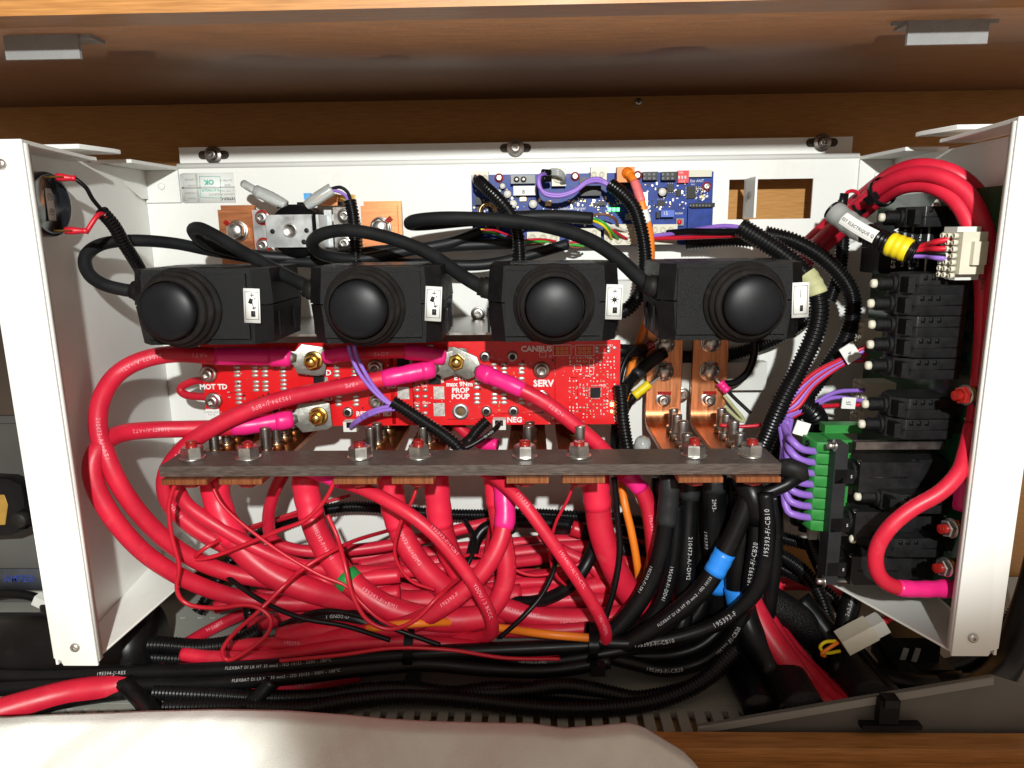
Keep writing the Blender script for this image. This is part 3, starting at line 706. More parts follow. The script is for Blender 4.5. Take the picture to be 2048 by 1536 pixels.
o = part('power_resistor', 1027, 373, 1072, 391, 7, 'paper', bevel=.0008); text('8', 4.5, bp(1047, 384, 7.1), FR, FU, 'ink_black', o)
part('small_relay', 1158, 373, 1200, 392, 9, 'abs_smooth'); part('fuse_clip', 1158, 356, 1178, 372, 5, 'chip_black'); part('transformer', 1238, 362, 1262, 376, 7, 'chip_black')
for px, py, r in ((1015, 388, 3.3), (1026, 408, 3.6), (1066, 408, 3.6), (1325, 384, 3.4), (1005, 372, 2.4)):
    o = B().lathe(bp(px, py), (0, -1, 0), [(r, 0), (r, 6), (r*.93, 6.4), (.01, 6.4)], 22).done('capacitor', 'cap_silver', BB, sharp=.5)
    B().lathe(bp(px, py, 6.45), (0, -1, 0), [(r*.9, 0), (r*.9, .1), (.01, .1)], 22).done('capacitor_top', 'wire_white', o)
for px, py, r in ((976, 424, 8.5), (985, 452, 6)):
    bmx = B(); pr = [(r*.55+r*.22*(1+math.cos(a)), 3.2+3*math.sin(a)) for a in [k/10*2*math.pi for k in range(11)]]
    bmx.lathe(bp(px, py), (0, -1, 0), pr, 30, cap=False).done('toroid_core', 'bronze_nut', BB, sharp=0)
    for k in range(14):
        a = k/14*2*math.pi; c = bp(px, py, 3.2)+Vector((math.cos(a)*r*.77/1000, 0, math.sin(a)*r*.77/1000))
        B().lathe(c, (-math.sin(a), 0, math.cos(a)), [(r*.29, -.5), (r*.30, 0), (r*.29, .5)], 10, cap=False).done('winding', 'brass', BB)
for x0 in (1284, 1321):
    o = part('pin_header', x0, 345, x0+29, 361, 7, 'chip_black')
    for i in range(3):
        for j in range(2):
            B().box(bp(x0+5+i*9.5, 349+j*8, 7.1), (.0021, .0004, .0021)).done('pin_socket', 'terminal_grey', o)
o = part('dip_switch', 1354, 342, 1375, 366, 4, 'dip_red')
for k in range(3): B().box(bp(1358+k*6.3, 355, 4.2), (.0014, .0008, .0026)).done('slider', 'print_white', o)
text('ON', 2.2, bp(1362, 345.5, 4.1), FR, FU, 'print_white', o); text('1 2 3', 2.0, bp(1364, 363, 4.1), FR, FU, 'print_white', o)
part('antenna_socket', 1376, 341, 1421, 354, 4, 'ivory')
def chip(x0, y0, x1, y1, legs=6, vert=True, b=BB, Y=None, h=1.8):
    o = part('chip', x0, y0, x1, y1, h, 'chip_black', b=b, Y=Y); lg = B(); Y = YB if Y is None else Y
    for k in range(legs):
        f = (k+.5)/legs
        for s in (0, 1):
            q = P((x0-2 if s == 0 else x1+2), y0+(y1-y0)*f, Y-.4) if vert else P(x0+(x1-x0)*f, (y0-2 if s == 0 else y1+2), Y-.4)
            lg.box(q, (.0014, .0006, .0005) if vert else (.0005, .0006, .0014))
    lg.done('legs', 'solder', o); return o
chip(1374, 373, 1390, 397, 8); chip(1314, 401, 1329, 412, 4, False); chip(1334, 369, 1347, 383, 3, False); chip(1352, 379, 1361, 392, 3)
part('sub_board', 1374, 411, 1421, 459, 1.2, 'pcb_blue', lift=4, bevel=.0002)
o = part('black_header', 1377, 407, 1424, 415, 6, 'chip_black', lift=3)
for k in range(7): B().box(bp(1381+k*6.3, 411, 9.1), (.0014, .0003, .0014)).done('pin_socket', 'terminal_grey', o)
o = part('blade_fuse', 1319, 421, 1345, 434, 7, 'fuse_blue', bevel=.0006); text('15', 4, bp(1331, 427, 7.1), FR, FU, 'print_white', o); part('fuse_socket', 1311, 424, 1318, 436, 5, 'chip_black')
o = part('push_button', 1351, 437, 1366, 451, 3, 'terminal_grey'); B().lathe(bp(1358.5, 444, 3), (0, -1, 0), [(2, 0), (2, 1), (.01, 1.1)], 16).done('button_cap', 'dip_red', o)
for px, py in ((998, 356), (1150, 353), (1275, 351), (1413, 373)):
    c = bp(px, py); w = washer(c, (0, -1, 0), 3.6, .9, 'red_lacquer', BB, 'marked_washer'); sock(c+Vector((0, -.0009, 0)), (0, -1, 0), 2.6, BB, name='screw', h=2)
for px in (1219, 1228, 1236): B().box(bp(px, 419, .9), (.0022, .0014, .0026)).done('green_led', 'led_green', BB)
for s, size, px, py in (('Dolphin-charger', 3.4, 1144, 417), ('www.dolphin-charger.com', 1.7, 1144, 423), ('Ext ANT', 3.0, 1394, 362), ('NORM', 2.2, 1358, 427), ('AH1', 1.8, 1386, 369), ('KAV', 2, 1354, 489)):
    text(s, size, bp(px, py, .05), FR, FU, 'print_white', BB, 'silkscreen')
rnd = random.Random(5); cs = {'print_white': B(), 'solder': B(), 'chip_black': B(), 'gold_pad': B()}
def scatter(boxes, n, cs, fn, s=(.9, 2.2)):
    for k in range(n):
        x0, y0, x1, y1 = rnd.choice(boxes); px = rnd.uniform(x0, x1); py = rnd.uniform(y0, y1); key = rnd.choice(['print_white', 'solder', 'solder', 'chip_black', 'chip_black', 'gold_pad']); w = rnd.uniform(*s); h = w*rnd.choice((.5, .6, 1, 1.6))
        cs[key].box(fn(px, py, .4), (w/1000, .0008, h/1000))
scatter([(948, 372, 1060, 450), (1070, 395, 1290, 450), (1290, 365, 1372, 440), (1390, 373, 1418, 402), (1135, 395, 1240, 415)], 330, cs, bp, (.7, 1.7))
for k_, b_ in cs.items(): b_.done('small_components', k_, BB, smooth=False, kind='stuff')
# odd parts standing tall among them
for x0, y0, x1, y1, h, m in ((952, 395, 964, 410, 6, 'chip_black'), (1090, 402, 1102, 412, 5, 'bronze_nut'), (1105, 440, 1120, 452, 6, 'chip_black'), (1040, 395, 1052, 402, 3, 'gold_pad'), (1195, 402, 1210, 411, 4, 'chip_black'), (1250, 428, 1262, 440, 4, 'terminal_grey'), (1285, 385, 1293, 412, 5, 'cap_silver'), (1000, 400, 1010, 415, 4, 'ivory'), (1074, 425, 1092, 434, 4, 'chip_black')):
    part('component', x0, y0, x1, y1, h, m)
# white ledge with punched cutouts below the board
# plug of the orange network lead
t = thing('orange_plug', 'square orange plug on top of the blue board', 'plug', bp(1252, 362, 10))
B().box(bp(1250, 350, 14), (.0135, .011, .0115)).done('body', 'orange', t, bevel=.0015, bseg=2)
B().lathe(bp(1256, 347, 20), (.35, -1, -.3), [(4.6, -2), (4.6, 0), (3.6, 2), (3.4, 5)], 18).done('boot', 'orange', t)

# ================================================================== red power board
YR = -82
RB = thing('red_power_board', 'red power switching board lettered SERV, CANBUS and NEG, below the switch boxes', 'circuit board', P(820, 848, YR))
a, b = P(399, 688, YR), P(1238, 848, YR)
B().bb(a.x*1000, b.x*1000, YR, YR+2.4, b.z*1000, a.z*1000).done('board', 'pcb_red', RB, bevel=.0002)
def rp(px, py, h=0): return P(px, py, YR-h)
def rpart(name, x0, y0, x1, y1, h, m, parent=None, bevel=.0002): return part(name, x0, y0, x1, y1, h, m, parent=parent, b=RB, Y=YR, bevel=bevel)
pads = [(474, 743), (510, 743), (530, 743), (566, 743), (476, 772), (512, 772), (531, 772), (567, 769), (478, 797), (673, 743), (709, 743), (677, 801), (712, 801),
        (988, 737), (1008, 737), (1043, 737), (954, 767), (990, 767), (1009, 768), (954, 797), (989, 797), (1008, 797), (1044, 797), (750, 768), (565, 800), (1043, 765), (650, 772), (505, 826), (800, 745), (860, 700)]
pm = B().lathe((0, 0, 0), (0, -1, 0), [(1.4, 0), (1.35, .4), (.9, .8), (.01, .85)], 12).bm
for v in pm.verts: v.co.x *= 2.0
pme = bpy.data.meshes.new('solder_pad'); pm.to_mesh(pme); pm.free(); pme.materials.append(MATS['solder'])
for p_ in pme.polygons: p_.use_smooth = True
for px, py in pads:
    for k in (-1, 0, 1): put('solder_pad', pme, rp(px, py+k*8.2, .0), RB)
# mosfets and solder lands
for x0, y0, x1, y1 in ((795, 707, 819, 733), (629, 752, 650, 764), (858, 748, 882, 766)):
    o = rpart('power_transistor', x0, y0, x1, y1, 3.4, 'chip_black', bevel=.0004); rpart('transistor_tab', x1, y0+2, x1+6, y1-1, .8, 'solder', parent=o)
for x0, y0, x1, y1 in ((795, 774, 819, 798), (867, 773, 889, 798), (867, 806, 890, 832)): rpart('solder_land', x0, y0, x1, y1, .35, 'solder')
sm = B()
for px in (826, 842):
    for py in (780, 793, 812, 826): sm.box(rp(px+8, py, .4), (.0036, .0007, .0022))
sm.done('small_pads', 'solder', RB)
for s, size, px, py, bd in (('MOT TD', 5.6, 427, 774, .22), ('ALT TD', 5.8, 637, 746, .22), ('ALT BD', 5.8, 640, 797, .22), ('MOT BD', 5.6, 765, 772, .22), ('REF ALT BD', 5.3, 748, 828, .2), ('PROP', 5.4, 921, 744, .2), ('ETR', 5.4, 920, 755.5, .2),
                            ('max 9Nm', 5.0, 919, 768.5, .18), ('PROP', 5.4, 921, 781, .2), ('POUP', 5.4, 921, 793.5, .2), ('NEG', 5.8, 1029, 840, .22), ('SERV', 7.0, 1087, 767, .28), ('CANBUS', 6.0, 1073, 698, .2), ('max', 5, 583, 821, .2),
                            ('SD', 5.4, 780, 771, .2), ('Q46', 2.4, 833, 772, 0), ('Q45', 2.4, 849, 772, 0), ('Q49', 2.4, 834, 806, 0), ('Q48', 2.4, 850, 806, 0), ('J2', 2.6, 1101, 712, 0), ('J1', 2.4, 1147, 693, 0), ('K1', 2.2, 1223, 691, 0), ('MA5', 2.6, 1177, 715, 0), ('MH2', 2.6, 1205, 771, 0), ('MA2', 2.2, 1176, 752, 0)):
    if s == 'SD': continue
    text(s, size, rp(px, py, .12), FR, FU, 'print_white', RB, 'silkscreen', bold=bd)
for s, py in (('ALT TD', 806), ('ALT BD', 830)): text(s, 3.0, rp(1231, py, .12), (0, 0, -1), (1, 0, 0), 'print_white', RB, 'silkscreen', bold=.08)
# copper pour outlines under the lacquer and silkscreen frames
tr_ = B()
for x0, y0, x1, y1 in ((1110, 690, 1110, 850), (1003, 826, 1090, 826), (828, 730, 828, 848), (895, 838, 985, 838), (980, 826, 1003, 826), (700, 706, 828, 706), (785, 700, 785, 848), (1140, 755, 1180, 755), (455, 785, 492, 786), (1155, 760, 1155, 800)):
    a, b = rp(x0, y0, .0), rp(x1, y1, .0); tr_.box((a+b)/2, (max(.0006, abs(a.x-b.x)), .0002, max(.0006, abs(a.z-b.z))))
tr_.done('tracks', 'pcb_red_dark', RB, kind='stuff')
fr = B()
def rect(x0, y0, x1, y1, w=.0003):
    for xa, ya, xb, yb in ((x0, y0, x1, y0), (x0, y1, x1, y1), (x0, y0, x0, y1), (x1, y0, x1, y1)):
        a, b = rp(xa, ya, .1), rp(xb, yb, .1); fr.box((a+b)/2, (max(w, abs(a.x-b.x)), .0001, max(w, abs(a.z-b.z))))
for q in ((1106, 690, 1142, 711), (1151, 690, 1188, 711), (1192, 690, 1220, 706), (1149, 729, 1163, 739), (1179, 717, 1187, 732), (1179, 735, 1187, 749), (1098, 826, 1128, 846), (1079, 704, 1092, 714)): rect(*q)
fr.done('silkscreen_frames', 'print_white', RB, smooth=False)
for x0 in (1106, 1151):
    for i in range(3):
        for j in range(2): B().lathe(rp(x0+9+i*9, 697+j*8, .1), (0, -1, 0), [(1.3, 0), (1.3, .15), (.7, .15), (.7, 0)], 12, cap=False).done('plated_hole', 'gold_pad', RB)
for px, py in ((1106, 836), (1119, 836), (1194, 696), (1194, 703), (1217, 696), (1217, 703), (1229, 696)): B().lathe(rp(px, py, .1), (0, -1, 0), [(1.5, 0), (1.5, .2), (.01, .1)], 12).done('plated_hole', 'solder', RB)
chip(1181, 775, 1200, 794, 7, True, RB, YR); lg = B()
for k in range(7):
    for yy in (771.5, 797): lg.box(rp(1183+k*2.6, yy, .4), (.0005, .0006, .0014))
lg.done('chip_legs', 'solder', RB)
cs = {'print_white': B(), 'solder': B(), 'gold_pad': B(), 'chip_black': B()}
rnd = random.Random(8)
for k in range(260):                       # small parts set out on a rough grid
    gx = 1140+rnd.randrange(0, 14)*6.8; gy = 716+rnd.randrange(0, 19)*6.6
    if 1176 < gx < 1204 and 768 < gy < 800: continue
    key = rnd.choice(('print_white', 'solder', 'solder', 'gold_pad', 'print_white', 'chip_black' if rnd.random() < .3 else 'solder'))
    w, h = rnd.choice(((1.5, .7), (.7, 1.5), (.5, .9), (.9, .5), (1.0, 1.0)))
    cs[key].box(rp(gx+rnd.uniform(-1, 1), gy+rnd.uniform(-1, 1), .35), (w/1000, .0006, h/1000))
for k in range(90):
    px = rnd.choice((rnd.uniform(455, 600), rnd.uniform(655, 780), rnd.uniform(830, 870), rnd.uniform(940, 1130))); py = rnd.uniform(712, 838)
    w, h = rnd.choice(((1.8, .9), (.9, 1.8), (1.2, .7)))
    cs[rnd.choice(('solder', 'chip_black', 'gold_pad', 'solder'))].box(rp(px, py, .45), (w/1000, .0009, h/1000))
for k in range(70):
    px = rnd.uniform(830, 1130); py = rnd.uniform(700, 845)
    cs['print_white'].box(rp(px, py, .05), (rnd.uniform(.3, .9)/1000, .0001, rnd.uniform(.3, .6)/1000))
for k_, b_ in cs.items(): b_.done('small_components', k_, RB, smooth=False, kind='stuff')
for px, py, r, m in ((1223.5, 809, 1.5, 'led_yellow'), (1223.5, 823, 1.0, 'led_yellow')): B().box(rp(px, py, .7), (r*1.5/1000, .001, r*1.7/1000)).done('status_led', m, RB)
# fasteners of the board
for px, py, r, wr, lac in ((418, 748, 4.6, 6.6, 1), (428, 801, 4.6, 6.6, 1), (751, 735, 4.4, 6.4, 1), (754, 802, 4.4, 6.4, 1), (1083, 740, 4.6, 6.4, 1), (1083, 797, 4.4, 6.4, 1)):
    c = rp(px, py); w = washer(c, (0, -1, 0), wr+.3, .8, 'red_lacquer', RB, 'marked_washer'); washer(c+Vector((0, -.0008, 0)), (0, -1, 0), wr-.6, 1.1, 'steel', RB)
    sock(c+Vector((0, -.0018, 0)), (0, -1, 0), r, RB, h=4)
for px, py in ((970, 713), (1025, 713), (973, 822), (1027, 822), (696, 824), (553, 819)):
    c = rp(px, py); o = B().lathe(c, (0, -1, 0), [(4.3, 0), (4.2, 1.2), (3.2, 2.2), (2.3, 2.3)], 22, cap=False).done('torx_screw', 'steel', RB); B().lathe(c, (0, -1, 0), [(2.35, 2.25), (2.2, .8), (.01, .7)], 6, cap=False).done('recess', 'chip_black', o, smooth=False)
B().lathe(rp(921, 823), (0, -1, 0), [(6.4, 0), (6.4, .9), (3.3, .9), (3.2, .1), (.01, .05)], 28, cap=False).done('bushing', 'zinc', RB, sharp=.5)
B().lathe(rp(921, 823), (0, -1, 0), [(3.3, .3), (.01, .3)], 22, cap=False).done('bushing_bore', 'bronze_nut', RB)
lb = rpart('maker_label', 411, 818, 441, 846, .2, 'paper'); text('Dolphin-charger', 2.2, rp(426, 824, .35), FR, FU, 'ink_grey', lb); text('Ref. 26', 2, rp(424, 829, .35), FR, FU, 'ink_grey', lb)
# standoffs and bus studs carrying the board
for px, py in ((440, 740), (1060, 740), (760, 740)): B().lathe(P(px, py, YR+2.5), (0, 1, 0), [(6, 0), (6, -YR-3)], 16).done('standoff', 'nylon', RB)
B().bb(-245, 60, YR+3, YR+9, a.z*1000-9, a.z*1000-1).done('carrier_bar', 'copper_flat', RB)

# stud terminals with brass nuts that stick out of the red board
def brass_stud(px, py, label, y=-88, tilt=(0, -1, 0)):
    t = thing('brass_stud', label, 'stud', rp(px, py), 'brass terminal studs on the red board')
    c = P(px, py, y-3.6); d = Vector(tilt).normalized()
    B().lathe(c, d, [(7.2, 0), (7.2, 1), (6.6, 1.4)], 26).done('washer', 'brass', t, sharp=.5)
    hexnut(c+d*.0014, d, 10.8, 5.2, 'brass', t)
    B().lathe(c, d, [(3.9, 3), (3.9, 5), (3.6, 6.2), (3.9, 7), (3.6, 8), (3.9, 9), (3.4, 10.2), (.01, 10.4)], 20).done('threaded_end', 'brass', t, sharp=0)
    return t
brass_stud(627, 721, 'brass stud and nut clamping the upper left cable lug'); brass_stud(637, 832, 'brass stud and nut clamping the lower left cable lug'); brass_stud(914, 722, 'brass stud and nut clamping two lugs above the PROP lettering')
# ================================================================== phenolic bar with eight copper strips
PB = thing('insulating_bar', 'brown fibre insulating bar spanning the enclosure in front of the copper strips', 'bar', (-.043, -.14, -.161))
bx0, bx1 = P(320, 950, -160).x*1000, P(1562, 940, -160).x*1000
B().bb(bx0, bx1, -160, -126, -160, -152.7).done('plank', 'phenolic', PB, bevel=.0004)
strips = [(325, 417), (440, 527), (668, 756), (784, 868), (1012, 1098), (1124, 1210), (1355, 1445), (1470, 1560)]
nutx = [385, 497, 720, 838, 1050, 1158, 1388, 1503]
wh = ['first', 'second', 'third', 'fourth', 'fifth', 'sixth', 'seventh', 'eighth']
SX = []
for k, (a, b) in enumerate(strips):
    x0, x1 = P(a, 955, -162).x*1000, P(b, 955, -162).x*1000; SX.append((x0, x1))
    lab = f'copper strip under the fibre bar, {wh[k]} counted from the left wall'
    if k == 6: lab = 'bent copper strip with yellow cable shoe, left of the two rising behind the bar'
    if k == 7: lab = 'bent copper strip with pink cable shoe, right of the two rising behind the bar'
    t = thing('copper_strip', lab, 'busbar', ((x0+x1)/2000, -.1, -.165), 'copper strips bolted under the fibre bar')
    top = -60 if k >= 6 else -96
    q = [(-165, -160.3), (-36, -160.3)] + [(-36+11*math.sin(a_), -149.3-11*math.cos(a_)) for a_ in [i/7*math.pi/2 for i in range(1, 8)]] + [(-25, top), (-21, top)] + [(-36+15*math.sin(a_), -149.3-15*math.cos(a_)) for a_ in [i/7*math.pi/2 for i in range(7, 0, -1)]] + [(-36, -164.3), (-165, -164.3)]
    B().prism([Vector((x0/1000, y/1000, z/1000)) for y, z in q], ((x1-x0)/1000, 0, 0)).done('bent_bar', 'copper_flat', t, bevel=.0004, sharp=.45)
    # second leaf of the lamination below
    B().bb(x0+2, x1-6, -150, -70, -166.6, -164.6).done('lower_leaf', 'copper_flat', t, bevel=.0003)
    for j in range(4):
        y = -116+j*19; xs_ = (x0+x1)/2+1.5+(j % 2)*.8 - (4-j)*.2; c = Vector((xs_/1000, y/1000, -.1602))
        o = B().lathe(c, (0, 0, 1), [(5.6, 0), (5.6, 5.4), (5.2, 6), (4, 6)], 20).done('round_nut', 'bronze_nut' if k < 6 else 'steel', t, sharp=.5)
        thread(c+Vector((0, 0, .005)), (0, 0, 1), 3.9, (15 if k > 5 else (17, 15, 5, 4)[j])-(j == 0)*4*(k > 5), 'steel' if k > 4 else 'steel_dark', t)
    # through bolt and nut of the bar
    nx = P(nutx[k], 912, -142); c = Vector((nx.x, -.142, -.1527))
    n_ = thing('bar_bolt', f'steel nut with red lacquered thread on the fibre bar, {wh[k]} from the left', 'bolt', c, 'nuts along the fibre bar')
    washer(c, (0, 0, 1), 8.8, 1.1, 'steel', n_)
    hexnut(c+Vector((0, 0, .0011)), (0, 0, 1), 13.4, 7.4, 'steel', n_, phase=.15+k*.37)
    thread(c+Vector((0, 0, .006)), (0, 0, 1), 3.9, 6.5-(k % 3), 'red_lacquer' if k % 4 != 9 else 'steel', n_, name='threaded_end')
    B().lathe(Vector((c.x, -.146, -.1666)), (0, 0, -1), [(8, 0), (7.8, 1.4), (6.4, 1.6)], 22).done('lower_washer', 'bronze_nut', n_)
    hexnut(Vector((c.x, -.146, -.1682)), (0, 0, -1), 11.5, 3.2, 'red_lacquer', n_, 'lower_head')
    if k in (6, 7):
        cx = (x0+x1)/2
        for py, kind in (((690, 0), (744, 0), (800, 1)) if k == 6 else ((687, 0), (744, 0), (800, 1))):
            c = P(1000, py, -25); c = Vector(((cx-.5)/1000, -.025, c.z-.0006))
            washer(c, (0, -1, 0), 8.4 if not kind else 6.6, 1.1, 'steel', t)
            B().box(c+Vector((.001, -.0012, .0058)), (.011, .0008, .003)).done('torque_mark', 'red_lacquer', t, bevel=.0003)
            if kind: sock(c+Vector((0, -.0011, 0)), (0, -1, 0), 4.6, t, name='socket_screw', h=5)
            else:
                B().lathe(c, (0, -1, 0), [(7.4, 1.1), (7.4, 2), (6.9, 2.4)], 24).done('spring_washer', 'steel_dark', t); hexnut(c+Vector((0, -.0022, 0)), (0, -1, 0), 11.5, 5, 'steel', t, 'bolt_head', phase=.2)
                B().lathe(c+Vector((0, -.007, 0)), (0, -1, 0), [(5.4, 0), (5, .6), (.01, .7)], 20).done('crown', 'steel', t)

# ================================================================== green board with breakers on the right wall
GB = thing('green_circuit_board', 'dark green distribution board standing along the right side panel', 'circuit board', (.288, -.1, -.25))
B().bb(281, 283, -203, -12, -252, 22).done('board', 'pcb_green', GB)
lt_ = B()
rnd = random.Random(4)
for k in range(60): lt_.box((.2807, rnd.uniform(-.2, -.03), rnd.uniform(-.24, .0)), (.0003, rnd.uniform(.0005, .004), rnd.uniform(.0004, .003)))
lt_.done('silkscreen_marks', 'print_white', GB, smooth=False)
for y, z in ((-.185, -.03), (-.19, -.14), (-.10, .012)):
    washer((.2808, y, z), (-1, 0, 0), 5, .8, 'steel', GB); B().lathe((.2800, y, z), (-1, 0, 0), [(3, 0), (2.6, 2), (.01, 2.2)], 14).done('screw', 'steel', GB)
def breaker(px, py, rating, label, y=-146, ln=1.0, group='round button breakers along the right wall'):
    tip = P(px, py, y); t = thing('circuit_breaker', label, 'breaker', tip+Vector((.02, 0, -.006)), group)
    xb = .2800; L = (xb-tip.x)*1000; q = tip
    bl = L-17.5
    b0 = q+Vector(((L-bl)/1000, 0, 0))
    h, dp = 13.2, 30
    body = B(); x0, x1 = L-bl, L-7
    pts = [(x0-4, -dp/2+9), (x0+5, -dp/2), (x1, -dp/2), (x1, dp/2), (x0+5, dp/2), (x0-4, dp/2-9)]
    body.prism([q+Vector((x/1000, y_/1000, -h/2000)) for x, y_ in pts], (0, 0, h/1000)).done('body', 'plastic_dark', t, bevel=.0006, bseg=2)
    B().box(q+Vector(((x0+x1)/2000, -dp/2000-.0002, 0)), ((x1-x0-6)/1000, .0006, .0006)).done('seam', 'abs_black', t)
    for kx in range(3): B().box(q+Vector(((x0+8+kx*5)/1000, -dp/2000-.0003, h/2000-.0022)), (.0022, .0009, .0030)).done('rib', 'abs_black', t)
    B().box(q+Vector(((x0-1)/1000, -dp/2000+.003, 0)), (.004, .010, h/1000*.72)).done('shoulder', 'abs_black', t, bevel=.0005)
    for dy in (-8, 6): B().box(q+Vector(((L-3.4)/1000, dy/1000, 0)), (.0075, .006, .008)).done('terminal', 'terminal_dark', t, bevel=.0004)
    prof = [(6.6, x0-3.5), (6.6, x0-6), (5.0, x0-6.2)]; k = 0; xx = x0-6.4
    while xx > 3.2: prof += [(4.6, xx), (4.1, xx-.5)]; xx -= 1.0
    prof += [(3.6, 2.8), (3.2, 2.4), (.01, 2.3)]
    B().lathe(q, (1, 0, 0), prof[::-1], 18).done('threaded_neck', 'abs_black', t, sharp=.9)
    bt = B().lathe(q, (1, 0, 0), [(.01, -1.2), (1.5, -1.0), (2.5, -.4), (2.9, .6), (2.9, 2.6)], 18).done('button', 'ivory', t, sharp=0)
    n = Vector((-.85, -.5, .1)).normalized(); text(rating, 3.0, q+n*.0018+Vector((-.0006, -.0006, 0)), Vector((.5, -.85, 0)), FU, 'ink_black', bt, 'rating')
    return t
for i, (px, py, rt_, lab) in enumerate(((1760, 435, '15', 'topmost button breaker, marked 15, under the red cable arch'), (1744, 567, '10', 'button breaker marked 10 just below the yellow taped conduit'), (1738, 607, '8', 'button breaker marked 8, second below the yellow taped conduit'),
        (1740, 649, '8', 'button breaker marked 8, third in the stack of five'), (1737, 689, '10', 'button breaker marked 10, fourth in the stack of five'), (1733, 731, '5', 'button breaker marked 5, lowest of the stack of five'),
        (1727, 808, '8', 'button breaker marked 8 in the pair beside the J5 tag'), (1720, 848, '13', 'button breaker marked 13 just above the green terminal block'))):
    breaker(px, py, rt_, lab, y=-112 if i == 0 else -146)
# two plug-in relays between the breakers
for px, z, lab in ((1795, 470, 'black plug-in relay with white lettering, upper one beside the white connector'), (1790, 520, 'black plug-in relay with white lettering, lower one beside the white connector')):
    c = P(px+25, z, -95); t = thing('plug_in_relay', lab, 'relay', c+Vector((0, 0, -.01)), 'plug-in relays')
    B().box((.262, c.y, c.z), (.044, .028, .017)).done('case', 'chip_black', t, bevel=.0008)
    text('E-T-A', 4.0, (.250, c.y-.0142, c.z), (0, 0, 1), (-1, 0, 0), 'print_white', t, bold=.1); text('R-2B5-0', 2.4, (.256, c.y-.0142, c.z), (0, 0, 1), (-1, 0, 0), 'print_white', t)
    text('DC12V - 20A', 2.0, (.261, c.y-.0142, c.z), (0, 0, 1), (-1, 0, 0), 'print_white', t); text('R-Bornes', 2.0, (.2665, c.y-.0142, c.z), (0, 0, 1), (-1, 0, 0), 'print_white', t)
    B().box((.272, c.y-.0143, c.z), (.0014, .0003, .015)).done('white_bar', 'print_white', t)
# white multiway connector
t = thing('multiway_connector', 'white multiway connector taking red, black and purple wires at upper right', 'connector', P(1925, 545, -150), 'white multiway connectors')
a, b = P(1893, 464, -168), P(1944, 546, -168); cc = (a+b)/2
B().box(cc+Vector((.002, 0, 0)), (abs(b.x-a.x)*.8, .022, abs(a.z-b.z))).done('housing', 'ivory', t, bevel=.001, bseg=2)
B().box(cc+Vector((.004, -.0125, 0)), (.008, .004, abs(a.z-b.z)*.55)).done('latch', 'ivory', t, bevel=.001, bseg=2)
for k in range(7):
    for dy in (-7, 0, 6): B().lathe(Vector((a.x+.003, -.168+dy/1000, a.z-.0022-k*.0039)), (-1, 0, 0), [(1.7, 0), (1.7, 2.5), (1.2, 2.6), (1.1, 1), (.01, .9)], 10).done('wire_entry', 'ivory', t, sharp=.6)
B().box(P(1925, 460, -165), (.014, .014, .004)).done('ear', 'nylon', t, bevel=.0006); B().box(P(1920, 552, -165), (.014, .014, .004)).done('ear', 'nylon', t, bevel=.0006)
for pts, lab in (((1720, 762, 1772, 845), 'beige multiway connector behind the J5 tag'), ((1716, 640, 1750, 690), 'beige connector half hidden behind the threaded buttons'), ((1742, 500, 1775, 540), 'beige connector in shade behind the yellow tape')):
    x0, y0, x1, y1 = pts; y = -70; a, b = P(x0, y0, y), P(x1, y1, y); t = thing('multiway_connector', lab, 'connector', P(x0, y1, y), 'white multiway connectors')
    B().box((a+b)/2, (abs(b.x-a.x), .02, abs(a.z-b.z))).done('housing', 'ivory', t, bevel=.001)
    n = max(2, int(abs(a.z-b.z)/.0045))
    for k in range(n):
        for dy in (-7, 0, 7): B().lathe(Vector((min(a.x, b.x)+.0005, (y+dy)/1000, b.z+abs(a.z-b.z)*(k+.5)/n)), (-1, 0, 0), [(1.9, 0), (1.9, 2), (1.3, 2.1), (1.2, 1), (.01, .9)], 10).done('wire_entry', 'ivory', t, sharp=.6)

# rocker breakers in a metal frame, lower right
FRM = thing('breaker_rack', 'dark metal frame holding the rocker breakers at lower right', 'rack', P(1670, 1170, -140))
fx = P(1672, 1000, -150).x
z0, z1 = P(1672, 1165, -150).z, P(1672, 888, -150).z
B().box((fx, -.146, (z0+z1)/2), (.0085, .014, z1-z0)).done('upright', 'shrink_grey', FRM, bevel=.0005)
B().box((fx+.037, -.152, z1), (.058, .0055, .0052)).done('crossbar', 'steel_dark', FRM, bevel=.0004)
B().box((fx+.035, -.140, z0), (.062, .02, .002)).done('lower_bar', 'steel_dark', FRM)
for z in (z1-.0005, z0+.002):
    c = Vector((fx-.0044, -.152, z)); washer(c, (-1, 0, 0), 4, .8, 'steel', FRM); B().lathe(c, (-1, 0, 0), [(2.2, .8), (2.2, 5), (.01, 5.3)], 14).done('bolt', 'steel', FRM)
